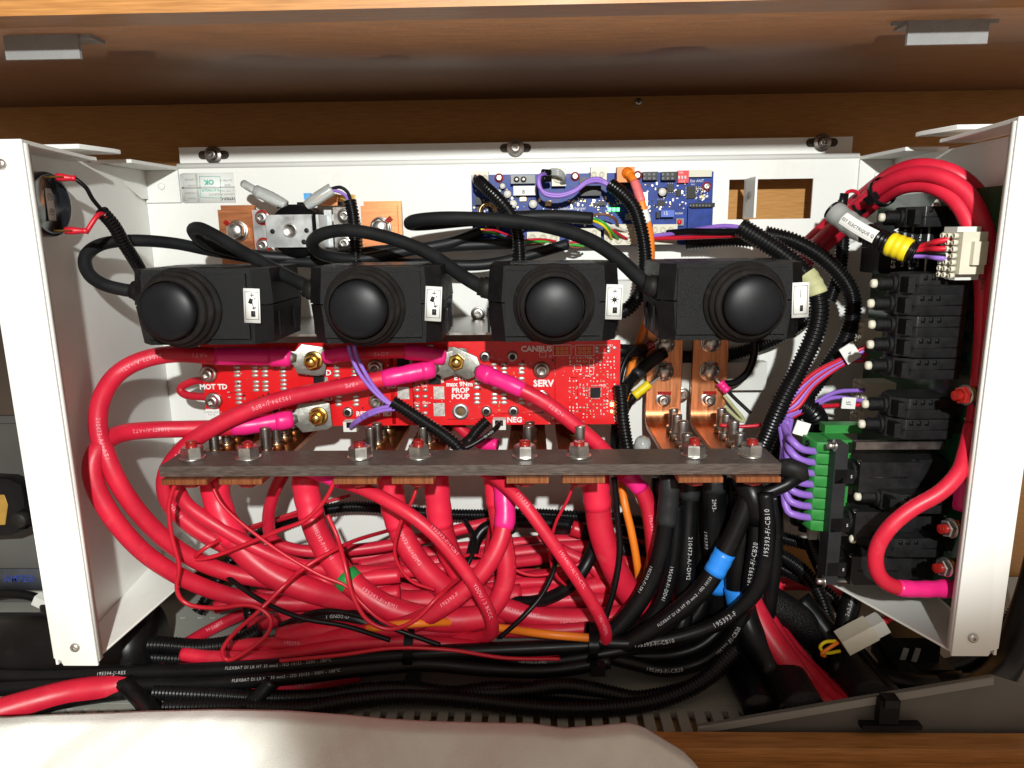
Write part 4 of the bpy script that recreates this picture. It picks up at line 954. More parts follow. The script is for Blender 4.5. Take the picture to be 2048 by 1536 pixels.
for py, lab in ((950, 'large black rocker breaker at the top of the metal frame'), (1047, 'large black rocker breaker in the middle of the metal frame, behind the red loop'), (1135, 'large black rocker breaker at the bottom of the metal frame')):
    c = P(1780, py, -150); t = thing('rocker_breaker', lab, 'breaker', c+Vector((0, 0, -.012)), 'rocker breakers in the metal frame')
    w = .2785-(fx+.014); cx = fx+.014+w*.32
    B().box((fx+.013+.019, -.138, c.z), (.040, .034, .021)).done('body', 'plastic_dark', t, bevel=.0006)
    B().box(((fx+.053+.279)/2, -.134, c.z+.0005), (.279-fx-.054, .030, .019)).done('rear_body', 'plastic_dark', t, bevel=.0006)
    pt = B().box((fx+.030, -.1552, c.z), (.026, .0006, .0006)).done('scale_line', 'chip_black', t)
    for k in range(5): B().box((fx+.034+k*.0026, -.1552, c.z+.001), (.0008, .0006, .0008)).done('scale_dot', 'chip_black', t)
    for dx, dz in ((.013, .0096), (.0485, .0096), (.0485, -.0096)):
        B().lathe((fx+dx, -.152, c.z+dz), (0, -.5, 1), [(1.9, 0), (1.9, .5), (.9, .6), (.8, .2), (.01, .2)], 12).done('rivet', 'steel', t)
    B().lathe((fx+.014, -.142, c.z), (-1, 0, 0), [(9, 0), (9, 3), (8, 4), (6.5, 4.5), (6.5, 8)], 24).done('collar', 'abs_black', t)
    B().box((fx+.003, -.150, c.z), (.013, .006, .010)).done('lever', 'abs_smooth', t, bevel=.0006)
    text('S', 3, (fx+.0095-.002, -.1533, c.z), FR, FU, 'print_white', t)
breaker(1712, 993, '5', 'button breaker between the top and middle rocker breakers', y=-152, group='button breakers between the rockers')
breaker(1702, 1078, '5', 'button breaker between the middle and bottom rocker breakers', y=-152, group='button breakers between the rockers')
# lacquered terminal bolts of the green board
for px, py, lab in ((1932, 790, 'red lacquered bolt on the green board beside the thick red cable'), (1903, 1056, 'red lacquered terminal nut, upper of two at lower right'), (1893, 1134, 'red lacquered terminal nut, lower of two at lower right')):
    x = .272 if px < 1920 else .28; c = P(px, py, -190); t = thing('terminal_bolt', lab, 'bolt', c, 'red lacquered terminal bolts')
    d = Vector((-1, -.25, 0)).normalized(); washer(c, d, 6.2, 1, 'steel', t); hexnut(c+d*.001, d, 9.5, 3.6, 'red_lacquer' if px > 1920 else 'steel', t); thread(c+d*.0035, d, 3.0, 4.5, 'red_lacquer', t, name='threaded_end')
    B().lathe(c, -d, [(5, 0), (5, 9)], 14).done('post', 'brass', t)
t = thing('lug_bolt', 'steel lug end behind the right flange holding the looped cable', 'lug', P(1905, 1176, -190)); B().box(P(1902, 1178, -188), (.012, .003, .010)).done('tongue', 'zinc_lug', t, bevel=.0006)

# green pluggable terminal block
t = thing('terminal_block', 'bright green pluggable terminal block with purple wires at right', 'terminal block', P(1650, 1055, -135))
a, b = P(1640, 878, -135), P(1640, 1055, -135); gx = P(1650, 960, -135).x; n = 8; hz = (a.z-b.z)/n
B().box((gx+.008, -.128, (a.z+b.z)/2), (.014, .02, a.z-b.z)).done('socket_strip', 'green_term', t, bevel=.0006)
for k in range(n):
    z = b.z+hz*(k+.5)
    s_ = B().prism([Vector((x/1000, y/1000, z-hz*.46)) for x, y in ((gx*1000-13, -122), (gx*1000-10, -141), (gx*1000+1, -144), (gx*1000+1, -118), (gx*1000-9, -116))], (0, 0, hz*.92)).done('terminal_segment', 'green_term', t, bevel=.0005)
    B().lathe(Vector((gx-.0122, -.131, z)), (-1, -.1, 0), [(2.3, 0), (2.3, .3), (1.7, .3), (1.6, -1)], 12, cap=False).done('wire_entry', 'chip_black', s_)
B().box((gx+.016, -.116, a.z+.003), (.026, .010, .006)).done('end_latch', 'green_term', t, bevel=.001)
GTX, GTA, GTB, GTH, GTN = gx, a, b, hz, n
# white instruction card low on the panel
t = thing('instruction_card', 'white card with red lettering low on the panel, beside the green block', 'card', P(1545, 1060, -1))
a, b = P(1500, 990, -1), P(1578, 1060, -1); B().box((a+b)/2, (abs(a.x-b.x), .0004, abs(a.z-b.z))).done('card', 'paper', t)
text('ont', 4.5, P(1543, 1009, -1.3), FR, FU, 'ink_red', t); text('dans', 4.5, P(1540, 1028, -1.3), FR, FU, 'ink_red', t)
# ================================================================== cables
Cc = lambda lab, m, r, pts, name='cable', cat='cable', **k: cable(name, lab, cat, m, r, pts, **k)
# --- leads of the foot switches
def cores(pa, lst):
    for m, r, pts in lst: cable('core_wire', None, None, m, r, pts, parent=pa.o, n=8)
s1 = Cc('grey lead looping round from the leftmost switch box and back behind', 'cable_grey', 4.3, [(285, 583, -145), (250, 580, -146), (205, 568, -146), (176, 545, -142), (172, 512, -135), (205, 488, -122), (270, 481, -105), (350, 487, -85), (430, 503, -66), (540, 520, -50), (700, 527, -48), (850, 528, -46), (960, 530, -44), (1045, 514, -40), (1136, 488, -34)], name='switch_lead', group='grey leads of the foot switches')
cores(s1, [('wire_red', 1.0, [(1134, 487, -34), (1150, 484, -33), (1166, 487, -32)]), ('wire_green', 1.0, [(1134, 489, -34), (1150, 490, -33), (1168, 493, -31)]), ('wire_brown', .9, [(1134, 491, -34), (1155, 496, -33), (1172, 489, -30)])])
s2 = Cc('grey lead of the second switch box, bent back above the left box', 'cable_grey', 4.5, [(640, 580, -148), (610, 570, -148), (560, 545, -136), (490, 506, -120), (425, 468, -108), (396, 456, -101), (387, 464, -92), (420, 490, -76), (520, 512, -55), (640, 516, -44), (760, 502, -42), (890, 493, -38), (1024, 487, -32)], name='switch_lead', group='grey leads of the foot switches')
cores(s2, [('wire_red', 1.0, [(1022, 485, -32), (1060, 479, -32), (1090, 479, -28), (1112, 483, -25)]), ('wire_green', 1.0, [(1022, 487, -32), (1060, 484, -33), (1085, 483, -29), (1100, 484, -25)]), ('wire_white', 1.0, [(1022, 489, -32), (1060, 492, -32), (1085, 491, -30), (1098, 486, -25)]), ('wire_brown', .9, [(1022, 489, -32), (1055, 490, -34), (1088, 487, -30)])])
s3 = Cc('grey lead of the third switch box, looping above the second box', 'cable_grey', 4.6, [(1000, 590, -148), (968, 577, -148), (925, 552, -136), (860, 508, -120), (780, 476, -110), (700, 461, -102), (645, 468, -94), (624, 488, -84), (650, 510, -70), (720, 518, -56), (820, 500, -46), (900, 486, -40), (962, 463, -36)], name='switch_lead', group='grey leads of the foot switches')
cores(s3, [('wire_red', 1.0, [(960, 462, -36), (985, 460, -34), (1010, 468, -30), (1028, 475, -27)]), ('wire_green', 1.0, [(960, 464, -36), (985, 466, -34), (1010, 476, -30), (1025, 478, -27)]), ('yellow', 1.0, [(960, 461, -36), (966, 458, -35), (970, 462, -34)])])
s4 = Cc('grey lead of the right switch box, arching across the blue board', 'cable_grey', 4.9, [(1345, 592, -150), (1315, 580, -150), (1285, 562, -142), (1230, 512, -126), (1170, 476, -112), (1090, 452, -100), (1000, 440, -90), (900, 436, -82), (838, 440, -74), (820, 447, -64), (850, 448, -52), (940, 440, -46), (1040, 434, -42), (1110, 432, -38), (1184, 437, -34)], name='switch_lead', group='grey leads of the foot switches')
cores(s4, [('wire_brown', 1.1, [(1182, 432, -34), (1205, 428, -36), (1228, 436, -34), (1236, 452, -26)]), ('wire_white', 1.1, [(1182, 434, -34), (1205, 445, -38), (1230, 455, -34), (1252, 462, -26)]), ('wire_green', 1.1, [(1182, 436, -34), (1205, 444, -40), (1222, 462, -36), (1236, 478, -26)]), ('wire_red', 1.1, [(1182, 438, -34), (1205, 450, -38), (1230, 464, -34), (1254, 478, -26)]), ('yellow', 1.1, [(1182, 440, -34), (1202, 448, -40), (1217, 462, -36), (1223, 478, -26)])])

# --- conduits and leads at the blue board
corr('board_conduit', 'black conduit at the upper left of the blue board, dropping behind the third switch box', 'conduit', 5.0, [(958, 362, -36), (975, 378, -44), (1003, 405, -52), (1025, 435, -56), (1036, 470, -58), (1039, 505, -62), (1040, 560, -70)])
for m, dx, lab in (('wire_red', 4, 'short red lead into the upper left corner of the blue board'), ('cable_black', -4, 'short black lead into the upper left corner of the blue board')): Cc(lab, m, 1.5, [(955+dx, 352, -22), (953+dx, 360, -32), (960+dx, 368, -40)], name='board_lead', cat='wire')
corr('board_conduit', 'black conduit beside the orange lead, dropping between the two right switch boxes', 'conduit', 5.4, [(1222, 370, -40), (1245, 388, -46), (1268, 415, -52), (1280, 450, -56), (1288, 490, -58), (1290, 530, -62), (1280, 585, -70), (1255, 618, -74), (1225, 632, -76)])
for k, lab in ((0, 'upper violet wire sagging across the blue board'), (1, 'lower violet wire sagging across the blue board')):
    Cc(lab, 'purple', 1.55, [(1092, 347, -34), (1079, 352, -42), (1077+k*2, 370, -44), (1090, 385+k*4, -44), (1120, 389+k*4, -44), (1150, 380+k*3, -44), (1172, 363+k*4, -43), (1195, 357+k*5, -42), (1215, 367+k*3, -42), (1235, 382, -46)], name='violet_wire', cat='wire', group='violet wires on the blue board')
for k in range(2): Cc(('upper' if k == 0 else 'lower')+' black ferrule tip of the violet wires', 'cable_black', 2.3, [(1085, 344+k*13, -36), (1100, 345+k*13, -32)], name='wire_ferrule', cat='ferrule')
for k in range(3): Cc(('outer', 'middle', 'inner')[k]+' clear bent tube at the top connector of the blue board', 'clear_tube', 1.5, [(1100, 341+k*3, -30), (1118, 341+k*4, -32), (1128, 352+k*3, -28), (1129-k*3, 366, -22)], name='clear_tube', cat='tube')
og = Cc('orange network lead dropping from its plug down to the cable bundle', 'orange', 3.1, [(1257, 348, -36), (1268, 362, -42), (1280, 395, -48), (1290, 430, -50), (1298, 460, -48), (1302, 500, -46), (1300, 560, -42), (1292, 640, -36), (1276, 690, -34), (1262, 740, -34), (1250, 800, -36), (1240, 870, -46), (1238, 930, -60), (1248, 1000, -78), (1262, 1060, -84), (1273, 1120, -86), (1278, 1175, -80), (1270, 1230, -70), (1255, 1275, -64)], name='network_lead')
sleeve(og, .9, 2.35, 'salmon', .4, 'salmon_sleeve'); sleeve(og, 2.6, 3.6, 'paper', .35, 'wire_marker')
# leads from the blue board to the right-hand conduits
Cc('violet lead from the blue board running right into the thick conduit', 'purple', 1.7, [(1300, 472, -26), (1340, 468, -34), (1400, 458, -50), (1450, 452, -62), (1500, 458, -74)], name='board_lead', cat='wire')
Cc('red lead from the blue board running right into the thick conduit', 'wire_red', 1.7, [(1300, 477, -26), (1350, 476, -36), (1420, 473, -54), (1500, 470, -76)], name='board_lead', cat='wire')
Cc('fat black lead from the blue board running right into the thick conduit', 'cable_black', 2.6, [(1335, 466, -30), (1380, 463, -46), (1440, 464, -62), (1500, 463, -78)], name='board_lead', cat='wire')
corr('floor_conduit', 'short black conduit lying along the lower right edge of the blue board', 'conduit', 5.2, [(1372, 487, -24), (1410, 484, -28), (1460, 480, -34), (1520, 484, -44), (1560, 500, -50)])
k3 = corr('thick_conduit', 'thick black conduit with masking tape, curving down past the right switch box', 'conduit', 6.7, [(1482, 455, -86), (1520, 478, -94), (1570, 512, -104), (1612, 550, -112), (1637, 600, -116), (1632, 660, -116), (1602, 730, -114), (1565, 800, -112), (1535, 870, -106), (1510, 930, -100), (1500, 990, -92)])
sleeve(k3, 2.95, 3.8, 'masking', .5, 'masking_tape', taper=False)
corr('thick_conduit', 'thick black conduit swinging widest to the right, between switch box and breakers', 'conduit', 6.4, [(1530, 468, -54), (1590, 484, -58), (1650, 520, -62), (1695, 570, -66), (1706, 620, -68), (1690, 680, -70), (1655, 735, -74), (1615, 790, -80), (1580, 850, -84), (1550, 920, -84)])
corr('cross_conduit', 'black conduit crossing behind the two rising copper strips', 'conduit', 5.6, [(1235, 700, -10), (1300, 705, -9), (1370, 714, -9), (1440, 712, -9), (1500, 698, -12), (1560, 672, -30), (1610, 640, -38), (1640, 610, -46)])
corr('short_conduit', 'black conduit standing upright beside the labelled conduit at upper right', 'conduit', 5.2, [(1690, 400, -40), (1686, 450, -42), (1684, 500, -46), (1678, 545, -50), (1660, 600, -54)])
k6 = corr('labelled_conduit', 'black conduit with paper label and yellow tape pointing at the white connector', 'conduit', 6.9, [(1664, 420, -104), (1690, 440, -112), (1725, 462, -124), (1765, 482, -136), (1800, 495, -144), (1832, 507, -150)])
sleeve(k6, 3.35, 4.55, 'yellow', .7, 'yellow_tape', taper=False); sleeve(k6, .15, 2.2, 'clear_tube', .6, 'clear_tape', taper=False); 
class _W: pass
w_ = _W(); w_.p, w_.t, w_.o, w_.r = resample(k6.p, k6.t, .002)[0], resample(k6.p, k6.t, .002)[1], k6.o, .0078
p_ = cut(w_, 1.0, 3.0); bm = bmesh.new(); rows = []
for i, c in enumerate(p_):
    t_ = (p_[min(i+1, len(p_)-1)]-p_[max(i-1, 0)]).normalized(); v_ = CAMP-c; v_ = (v_-t_*v_.dot(t_)).normalized(); bn = v_.cross(t_)
    rows.append([bm.verts.new(c+(v_*math.cos(a)+bn*math.sin(a))*.0079) for a in [-.5+k*.16 for k in range(8)]])
for a, b in zip(rows, rows[1:]):
    for k in range(7): bm.faces.new((a[k], a[k+1], b[k+1], b[k]))
finish(bm, 'paper_label', 'paper', k6.o, sharp=0); prnt(w_, 1.95, 'EST ELECTRIQUE Q', 3.0, 'ink_black', flip=False, bold=.05)
for k, (m, a, b, lab) in enumerate((('wire_red', 500, 478, 'upper red wire from the yellow taped conduit to the white connector'), ('wire_red', 503, 497, 'lower red wire from the yellow taped conduit to the white connector'), ('cable_black', 508, 508, 'black wire from the yellow taped conduit to the white connector'), ('purple', 511, 518, 'violet wire from the yellow taped conduit to the white connector'))):
    Cc(lab, m, 1.75, [(1815, a, -148), (1850, a+(b-a)*.35-2, -154), (1872, a+(b-a)*.7-1, -164), (1902, b, -168)], name='connector_wire', cat='wire', group='wires at the white connector')
Cc('thin red wire bent over at the top of the labelled conduit', 'wire_red', 1.3, [(1688, 400, -80), (1695, 384, -78), (1712, 383, -76), (1722, 400, -76), (1725, 425, -80)], name='thin_wire', cat='wire')
t = thing('black_tie_end', 'black tape flag standing at the top of the labelled conduit', 'tape', P(1690, 420, -82)); B().box(P(1686, 404, -84), (.0055, .002, .012), Matrix.Rotation(.1, 3, 'Y')).done('flag', 'abs_smooth', t); B().box(P(1718, 418, -90), (.007, .002, .009), Matrix.Rotation(-.5, 3, 'Y')).done('flag', 'abs_smooth', t)

# --- thick red cables at upper right
arch = [[(1600, 520, -30), (1640, 480, -50), (1700, 425, -80), (1760, 375, -105), (1815, 350, -125), (1875, 352, -140), (1932, 385, -152), (1968, 450, -162), (1984, 530, -168), (1984, 640, -172), (1974, 750, -176), (1960, 850, -180), (1948, 930, -184)],
        [(1600, 535, -22), (1650, 492, -40), (1710, 438, -68), (1765, 395, -96), (1810, 372, -118), (1862, 372, -134), (1912, 402, -148), (1945, 465, -158), (1963, 540, -164), (1967, 640, -166), (1959, 760, -170), (1945, 870, -176), (1930, 950, -182)],
        [(1590, 510, -16), (1640, 462, -34), (1720, 395, -66), (1790, 345, -100), (1850, 332, -120), (1915, 350, -134), (1965, 400, -140), (1990, 480, -150), (1995, 600, -160), (1985, 800, -166), (1975, 950, -170)]]
labs = ['thick red cable marked 4AG, middle of the arch at upper right', 'thick red cable, innermost of the arch at upper right', 'thick red cable, outermost of the arch at upper right']
ar = [Cc(labs[k], 'cable_red', 5.0, arch[k], name='battery_cable', group='thick red cables arching at upper right') for k in range(3)]
prnt(ar[1], 8.3, '4AG', 4, 'ink_black'); prnt(ar[1], 9.6, '4AG', 4, 'ink_black')
zt = ar[1]
for k, (a, lab) in enumerate(((3.0, 'black cable tie round the red arch at upper right'), (10.4, 'black cable tie round the vertical red cables at right'))):
    i0 = min(range(len(ar[0].t)), key=lambda i: abs(ar[0].t[i]-a)); c = (ar[0].p[i0]+ar[1].p[min(i0, len(ar[1].p)-1)])/2; tn = (ar[0].p[i0+1]-ar[0].p[i0]).normalized()
    o = B().lathe(c, tn, [(9.6, -2), (10.2, -2), (10.2, 2), (9.6, 2)], 26, cap=False).done('cable_tie', 'abs_smooth'); tag(o, lab, 'cable tie', 'black cable ties')
    vw = (CAMP-c); vw = (vw-tn*vw.dot(tn)).normalized(); B().box(c+vw*.0111, (.007, .006, .006), frame(tn, vw.cross(tn))).done('head', 'abs_smooth', o, bevel=.0006)
lp = Cc('red cable looping in front of the rocker breakers to a pink sleeved lug', 'cable_red', 4.7, [(1945, 850, -186), (1932, 905, -196), (1918, 945, -203), (1880, 985, -206), (1820, 1020, -205), (1775, 1060, -204), (1752, 1105, -202), (1757, 1148, -200), (1785, 1172, -198), (1830, 1178, -196), (1905, 1177, -190)], name='loop_cable')
sleeve(lp, 8.25, 10, 'shrink_pink', .5, lump=(.75, .12)); o = Cc('pink sleeved cable end behind the red loop at right', 'cable_red', 6, [(1938, 900, -180), (1934, 960, -182), (1928, 1020, -184)], name='battery_cable'); sleeve(o, .9, 2, 'shrink_pink', .6)

# --- J tags: bundle of purple and red wires to the breakers
hub = (1562, 838, -96)
for k, (m, ex, ey, lab) in enumerate((('wire_red', 1737, 690, 'red wire to the breaker marked 10, topmost in the fan'), ('purple', 1728, 702, 'violet wire under the topmost red one in the fan'), ('wire_red', 1735, 708, 'red wire in the middle of the fan to the breakers'), ('purple', 1722, 716, 'violet wire along the lower edge of the fan to the breakers'), ('wire_red', 1730, 720, 'lowest red wire of the fan to the breakers'))):
    Cc(lab, m, 1.7, [(1545, 880-k*3, -100), (1552+k*2, 835-k, -98+k), (1580+k*4, 790+k*6, -96), (1630, 745+k*6, -92), (1690, 715+k*3, -90), (ex, ey, -92)], name='breaker_wire', cat='wire', group='wires fanning out to the breakers')
for k, (m, y2, lab) in enumerate((('purple', 780, 'violet wire rising to the beige connector'), ('purple', 802, 'violet wire through the J5 tag'), ('wire_red', 810, 'red wire through the J5 tag'))):
    Cc(lab, m, 1.6, [(1548, 852+k*3, -98), (1575, 832+k*4, -97), (1620, 812+k*3, -92), (1670, 785+k*10+(6 if k == 2 else 0), -86), (1728, y2, -84)], name='breaker_wire', cat='wire', group='wires fanning out to the breakers')
Cc('thin red wire running left from the wire fan to the copper strip', 'wire_red', 1.4, [(1560, 838, -98), (1520, 850, -92), (1475, 853, -88), (1440, 850, -84)], name='thin_wire', cat='wire')
Cc('red wire slanting down from the wire fan behind the fibre bar', 'wire_red', 1.7, [(1565, 830, -98), (1540, 850, -98), (1515, 880, -100), (1490, 915, -104)], name='thin_wire', cat='wire')
for lab, s, x, y, Y, rot, w, h in (('white flag label marked 4 on the breaker wires', '4', 1700, 706, -97, -.6, .011, .013), ('white flag label marked J5 on two wires', 'J5', 1697, 806, -93, .05, .010, .0085), ('white flag label on the violet wires of the green block', '', 1603, 857, -122, .3, .010, .010)):
    t = thing('wire_tag', lab, 'label', P(x, y, Y), 'white wire labels'); M = Matrix.Rotation(rot, 3, 'Y')
    B().box(P(x, y, Y), (w, .0012, h), M).done('flag', 'paper', t, bevel=.0005, bseg=2)
    if s: text(s, 4.2, P(x, y, Y-.7), M@Vector((0, 0, 1)), M@Vector((-1, 0, 0)), 'ink_black', t)
for k in range(GTN-1):
    yk = 903+k*22
    Cc(f'violet wire into the green block, {wh[k]} from the top', 'purple', 2.5, [(1560+(k%4)*7, 836+k, -104-k), (1577-k*1.8, 872+k*8, -126), (1582-k*1.8, yk-24, -138), (1604-k*2, yk-5, -142), (1640-k*1.6, yk+1, -136)], name='violet_wire', cat='wire', group='violet wires into the green terminal block')
corr('elbow_conduit', 'short black conduit elbow behind the violet wires', 'conduit', 8.6, [(1550, 812, -84), (1592, 806, -88), (1628, 830, -90), (1632, 870, -80), (1615, 920, -78), (1600, 985, -72), (1602, 1045, -70)])
corr('drop_conduit', 'black conduit dropping behind the green block into the white clamp', 'conduit', 6.0, [(1596, 930, -90), (1600, 990, -92), (1612, 1050, -92), (1628, 1100, -88), (1650, 1150, -80)])
o = B().lathe(P(1615, 1062, -92), P(1618, 1075, -92)-P(1612, 1050, -92), [(6.6, -2.4), (7.2, -2.4), (7.2, 2.4), (6.6, 2.4)], 24, cap=False).done('cable_tie', 'nylon'); tag(o, 'white nylon tie round the conduit below the green block', 'cable tie'); B().box(P(1624, 1068, -101), (.006, .005, .007)).done('head', 'nylon', o, bevel=.0006)

# --- shoes on the rising copper strips
def shoe(px, py, ex, ey, y, m, lab, name='cable_shoe'):
    t = thing(name, lab, 'cable shoe', P(px, py, y)); a, e = P(px, py, y), P(ex, ey, y-2)
    d = (e-a); B().box(a+d*.12, (d.length*.5, .0014, .006), frame(d, (0, 0, 1))).done('tongue', 'zinc_lug', t, bevel=.0003)
    p = [a+d*(.3+.7*k/8) for k in range(9)]; B().tube(p, lambda k: .0036+.0004*(k % 3 == 1), 14).done('sleeve', m, t, sharp=.9); return e
e = shoe(1312, 757, 1268, 792, -31, 'yellow', 'yellow insulated cable shoe on the left rising copper strip'); Cc('black lead from the yellow cable shoe going down left', 'cable_black', 3.4, [e, P(1258, 806, -36), (1246, 830, -44), (1236, 860, -62), (1228, 900, -64)], name='earth_lead')
e = shoe(1432, 757, 1455, 782, -31, 'shrink_pink', 'pink insulated cable shoe on the right rising copper strip'); Cc('short black pin end below the pink cable shoe', 'cable_black', 1.5, [e, P(1470, 797, -34), (1486, 812, -36), (1502, 827, -38)], name='pin_lead', cat='wire')
e = shoe(1313, 682, 1290, 697, -32, 'red_lacquer', 'dark red cable shoe at the top of the left rising strip'); Cc('thin black lead from the dark red cable shoe', 'cable_black', 1.4, [e, P(1272, 705, -40), (1250, 730, -62), (1240, 770, -64)], name='earth_lead', cat='wire')
Cc('fat black sleeve reaching the top of the left rising copper strip', 'cable_black', 5.2, [(1225, 700, -60), (1255, 702, -58), (1285, 700, -36)], name='earth_lead')
g = Cc('grey black cable rising to a tin lug at the left copper strip', 'cable_black', 4.6, [(1330, 705, -34), (1300, 725, -38), (1270, 752, -44), (1250, 780, -56), (1236, 830, -52), (1230, 900, -54)], name='earth_lead'); sleeve(g, .3, 2, 'shrink_grey', .5)
corr('edge_conduit', 'black conduit hanging at the right edge of the red board', 'conduit', 5.0, [(1240, 770, -92), (1243, 800, -93), (1246, 840, -94), (1254, 890, -95), (1263, 930, -95)])
Cc('thin black wire looping at the right edge of the red board', 'cable_black', 1.4, [(1275, 693, -62), (1256, 710, -66), (1243, 740, -70), (1238, 775, -72)], name='thin_wire', cat='wire')
Cc('dark green cord loop hanging beside the right copper strip', 'masking', 1.5, [(1448, 790, -30), (1468, 815, -30), (1487, 838, -30), (1482, 842, -30), (1465, 828, -30), (1448, 812, -30)], name='cord_loop', cat='cord')
Cc('black cable tail hanging behind the right switch box', 'cable_black', 3.0, [(1510, 670, -40), (1508, 710, -40), (1495, 745, -38), (1470, 765, -34), (1445, 768, -30)], name='cable_tail')
t = thing('clear_boot', 'grey rubber boot on the stub left of the copper strips', 'boot', P(1285, 890, -80)); B().lathe(P(1284, 893, -80), (.15, -.3, 1), [(6, -6), (6.5, 0), (6, 5), (4.8, 7), (.01, 7.6)], 18).done('cap', 'clear_tube', t); B().lathe(P(1284, 893, -80), (.15, -.3, 1), [(9, -16), (8.5, -7), (7, -3)], 18).done('sleeve', 'shrink_grey', t)

# --- cables on the red board
YOFF = -22
def lug(pa, a, b, wdt, y, tip, lab, thick=2.6):
    """flattened tin lug that ends at stud tip"""
    p0 = cut(pa, a, b)[-1]; tp = P(*tip, y); d = tp-p0; M = frame(d, (0, 0, 1))
    t = thing('cable_lug', lab, 'lug', p0, 'tin plated cable lugs'); L = d.length
    pts = [(-.004, -.0045), (.002, -.0050), (.006, -wdt/2), (L+.005, -wdt/2), (L+.0095, -wdt/2.5), (L+.0095, wdt/2.5), (L+.005, wdt/2), (.006, wdt/2), (.002, .0050), (-.004, .0045)]
    off = M.col[2]*(thick/2000); B().prism([p0+M@Vector((x, y_, 0))-off for x, y_ in pts], M.col[2]*(thick/1000)).done('palm', 'zinc_lug', t, bevel=.0007, bseg=2)
    q = [p0+d.normalized()*x for x in (-.008, -.003, .001, .004)]; B().tube(q, lambda k: (.0052, .0052, .0044, .003)[k], 14).done('barrel', 'zinc_lug', t, sharp=0)
    return t
A1 = Cc('red cable marked AT1 from the upper left lug, rounding the left wall', 'cable_red', 6.2, [(582, 715, -72), (555, 714, -74), (500, 712, -78), (430, 712, -86), (350, 708, -98), (285, 720, -112), (235, 748, -128), (204, 795, -142), (196, 850, -152), (210, 905, -158), (242, 975, -158), (295, 1045, -150), (365, 1105, -138), (450, 1143, -122), (560, 1162, -106), (680, 1160, -92), (800, 1150, -80)], name='battery_cable', group='thick red cables on the left')
sleeve(A1, 0, 3.0, 'shrink_pink', .45, lump=(.0, 0)); sleeve(A1, 0, 1.35, 'shrink_pink', 1.0); lug(A1, 0, .02, .0225, -90, (627, 721), 'tin lug of cable AT1 at the upper left brass stud')
prnt(A1, 3.35, '+AT1', 4.6, 'print_pink', flip=False); prnt(A1, 5.0, '210473-A/+AT1', 4.4, 'print_pink', flip=False); prnt(A1, 8.6, '210473-A/+AT1', 4.2, 'print_pink')
A2 = Cc('red cable marked AT2 from the lower left lug, outermost along the left wall', 'cable_red', 6.2, [(585, 838, -72), (558, 842, -76), (505, 850, -82), (445, 856, -90), (370, 858, -104), (300, 860, -122), (240, 868, -142), (200, 893, -158), (184, 935, -166), (196, 985, -168), (236, 1050, -166), (300, 1115, -156), (385, 1165, -142), (480, 1196, -126), (580, 1206, -112), (690, 1200, -100), (800, 1185, -90)], name='battery_cable', group='thick red cables on the left')
sleeve(A2, 0, 2.8, 'shrink_pink', .45); sleeve(A2, 0, 1.3, 'shrink_pink', 1.0); lug(A2, 0, .02, .0225, -90, (637, 832), 'tin lug of cable AT2 at the lower left brass stud')
prnt(A2, 3.2, '+AT2', 4.6, 'print_pink'); prnt(A2, 5.1, '210473-A/+AT2', 4.2, 'print_pink'); prnt(A2, 14, '210473-A 5010 3V', 3.4, 'ink_red')
BP = Cc('red cable marked BPE slanting across the red board from the middle lug', 'cable_red', 6.2, [(866, 737, -76), (838, 743, -80), (770, 757, -84), (690, 772, -88), (600, 790, -92), (520, 812, -98), (440, 848, -106), (375, 890, -112), (338, 935, -114), (330, 975, -114), (345, 1015, -112), (395, 1060, -108), (470, 1100, -100), (560, 1135, -92), (660, 1160, -80), (780, 1180, -70)], name='battery_cable', group='thick red cables on the left')
sleeve(BP, 0, 2.15, 'shrink_pink', .45); sleeve(BP, 0, 1.0, 'shrink_pink', 1.1); lug(BP, 0, .02, .0185, -92, (913, 723), 'tin lug of cable BPE under the middle brass stud')
prnt(BP, 2.85, '+BPE', 4.6, 'print_pink'); prnt(BP, 4.6, '195394-J/+BPE', 4.8, 'print_pink'); prnt(BP, 7.0, '4-J/+BPE', 4.6, 'print_pink'); prnt(BP, 10, '195394-J', 4.2, 'print_pink')
LK = Cc('short red link cable between the upper left and middle lugs', 'cable_red', 4.6, [(650, 714, -72), (690, 708, -76), (730, 707, -80), (790, 704, -80), (840, 706, -78), (890, 716, -74)], name='link_cable')
sleeve(LK, 0, 1.75, 'shrink_pink', .9); sleeve(LK, 3.35, 5, 'shrink_pink', 1.2); prnt(LK, 2.6, 'E+OT', 4.2, 'print_pink', ang=-.3)
C3 = Cc('red cable marked CBT3 slanting down right from the middle lug', 'cable_red', 5.6, [(960, 743, -74), (985, 754, -80), (1040, 778, -86), (1095, 808, -90), (1150, 850, -92), (1195, 888, -90), (1230, 925, -84), (1265, 958, -80), (1292, 1000, -80), (1305, 1060, -82), (1308, 1130, -80), (1296, 1200, -72)], name='battery_cable')
sleeve(C3, 0, 2.2, 'shrink_pink', .5); sleeve(C3, 0, 1.0, 'shrink_pink', 1.1); sleeve(C3, 6.5, 7.7, 'shrink_pink', .9); lug(C3, 0, .02, .0185, -93.5, (914, 722), 'tin lug of cable CBT3 crossing over the BPE lug', thick=2.2); prnt(C3, 3.25, '+CBT3', 4.4, 'print_pink', flip=True); prnt(C3, 9, '195393-F/+CBT3', 4, 'print_pink')
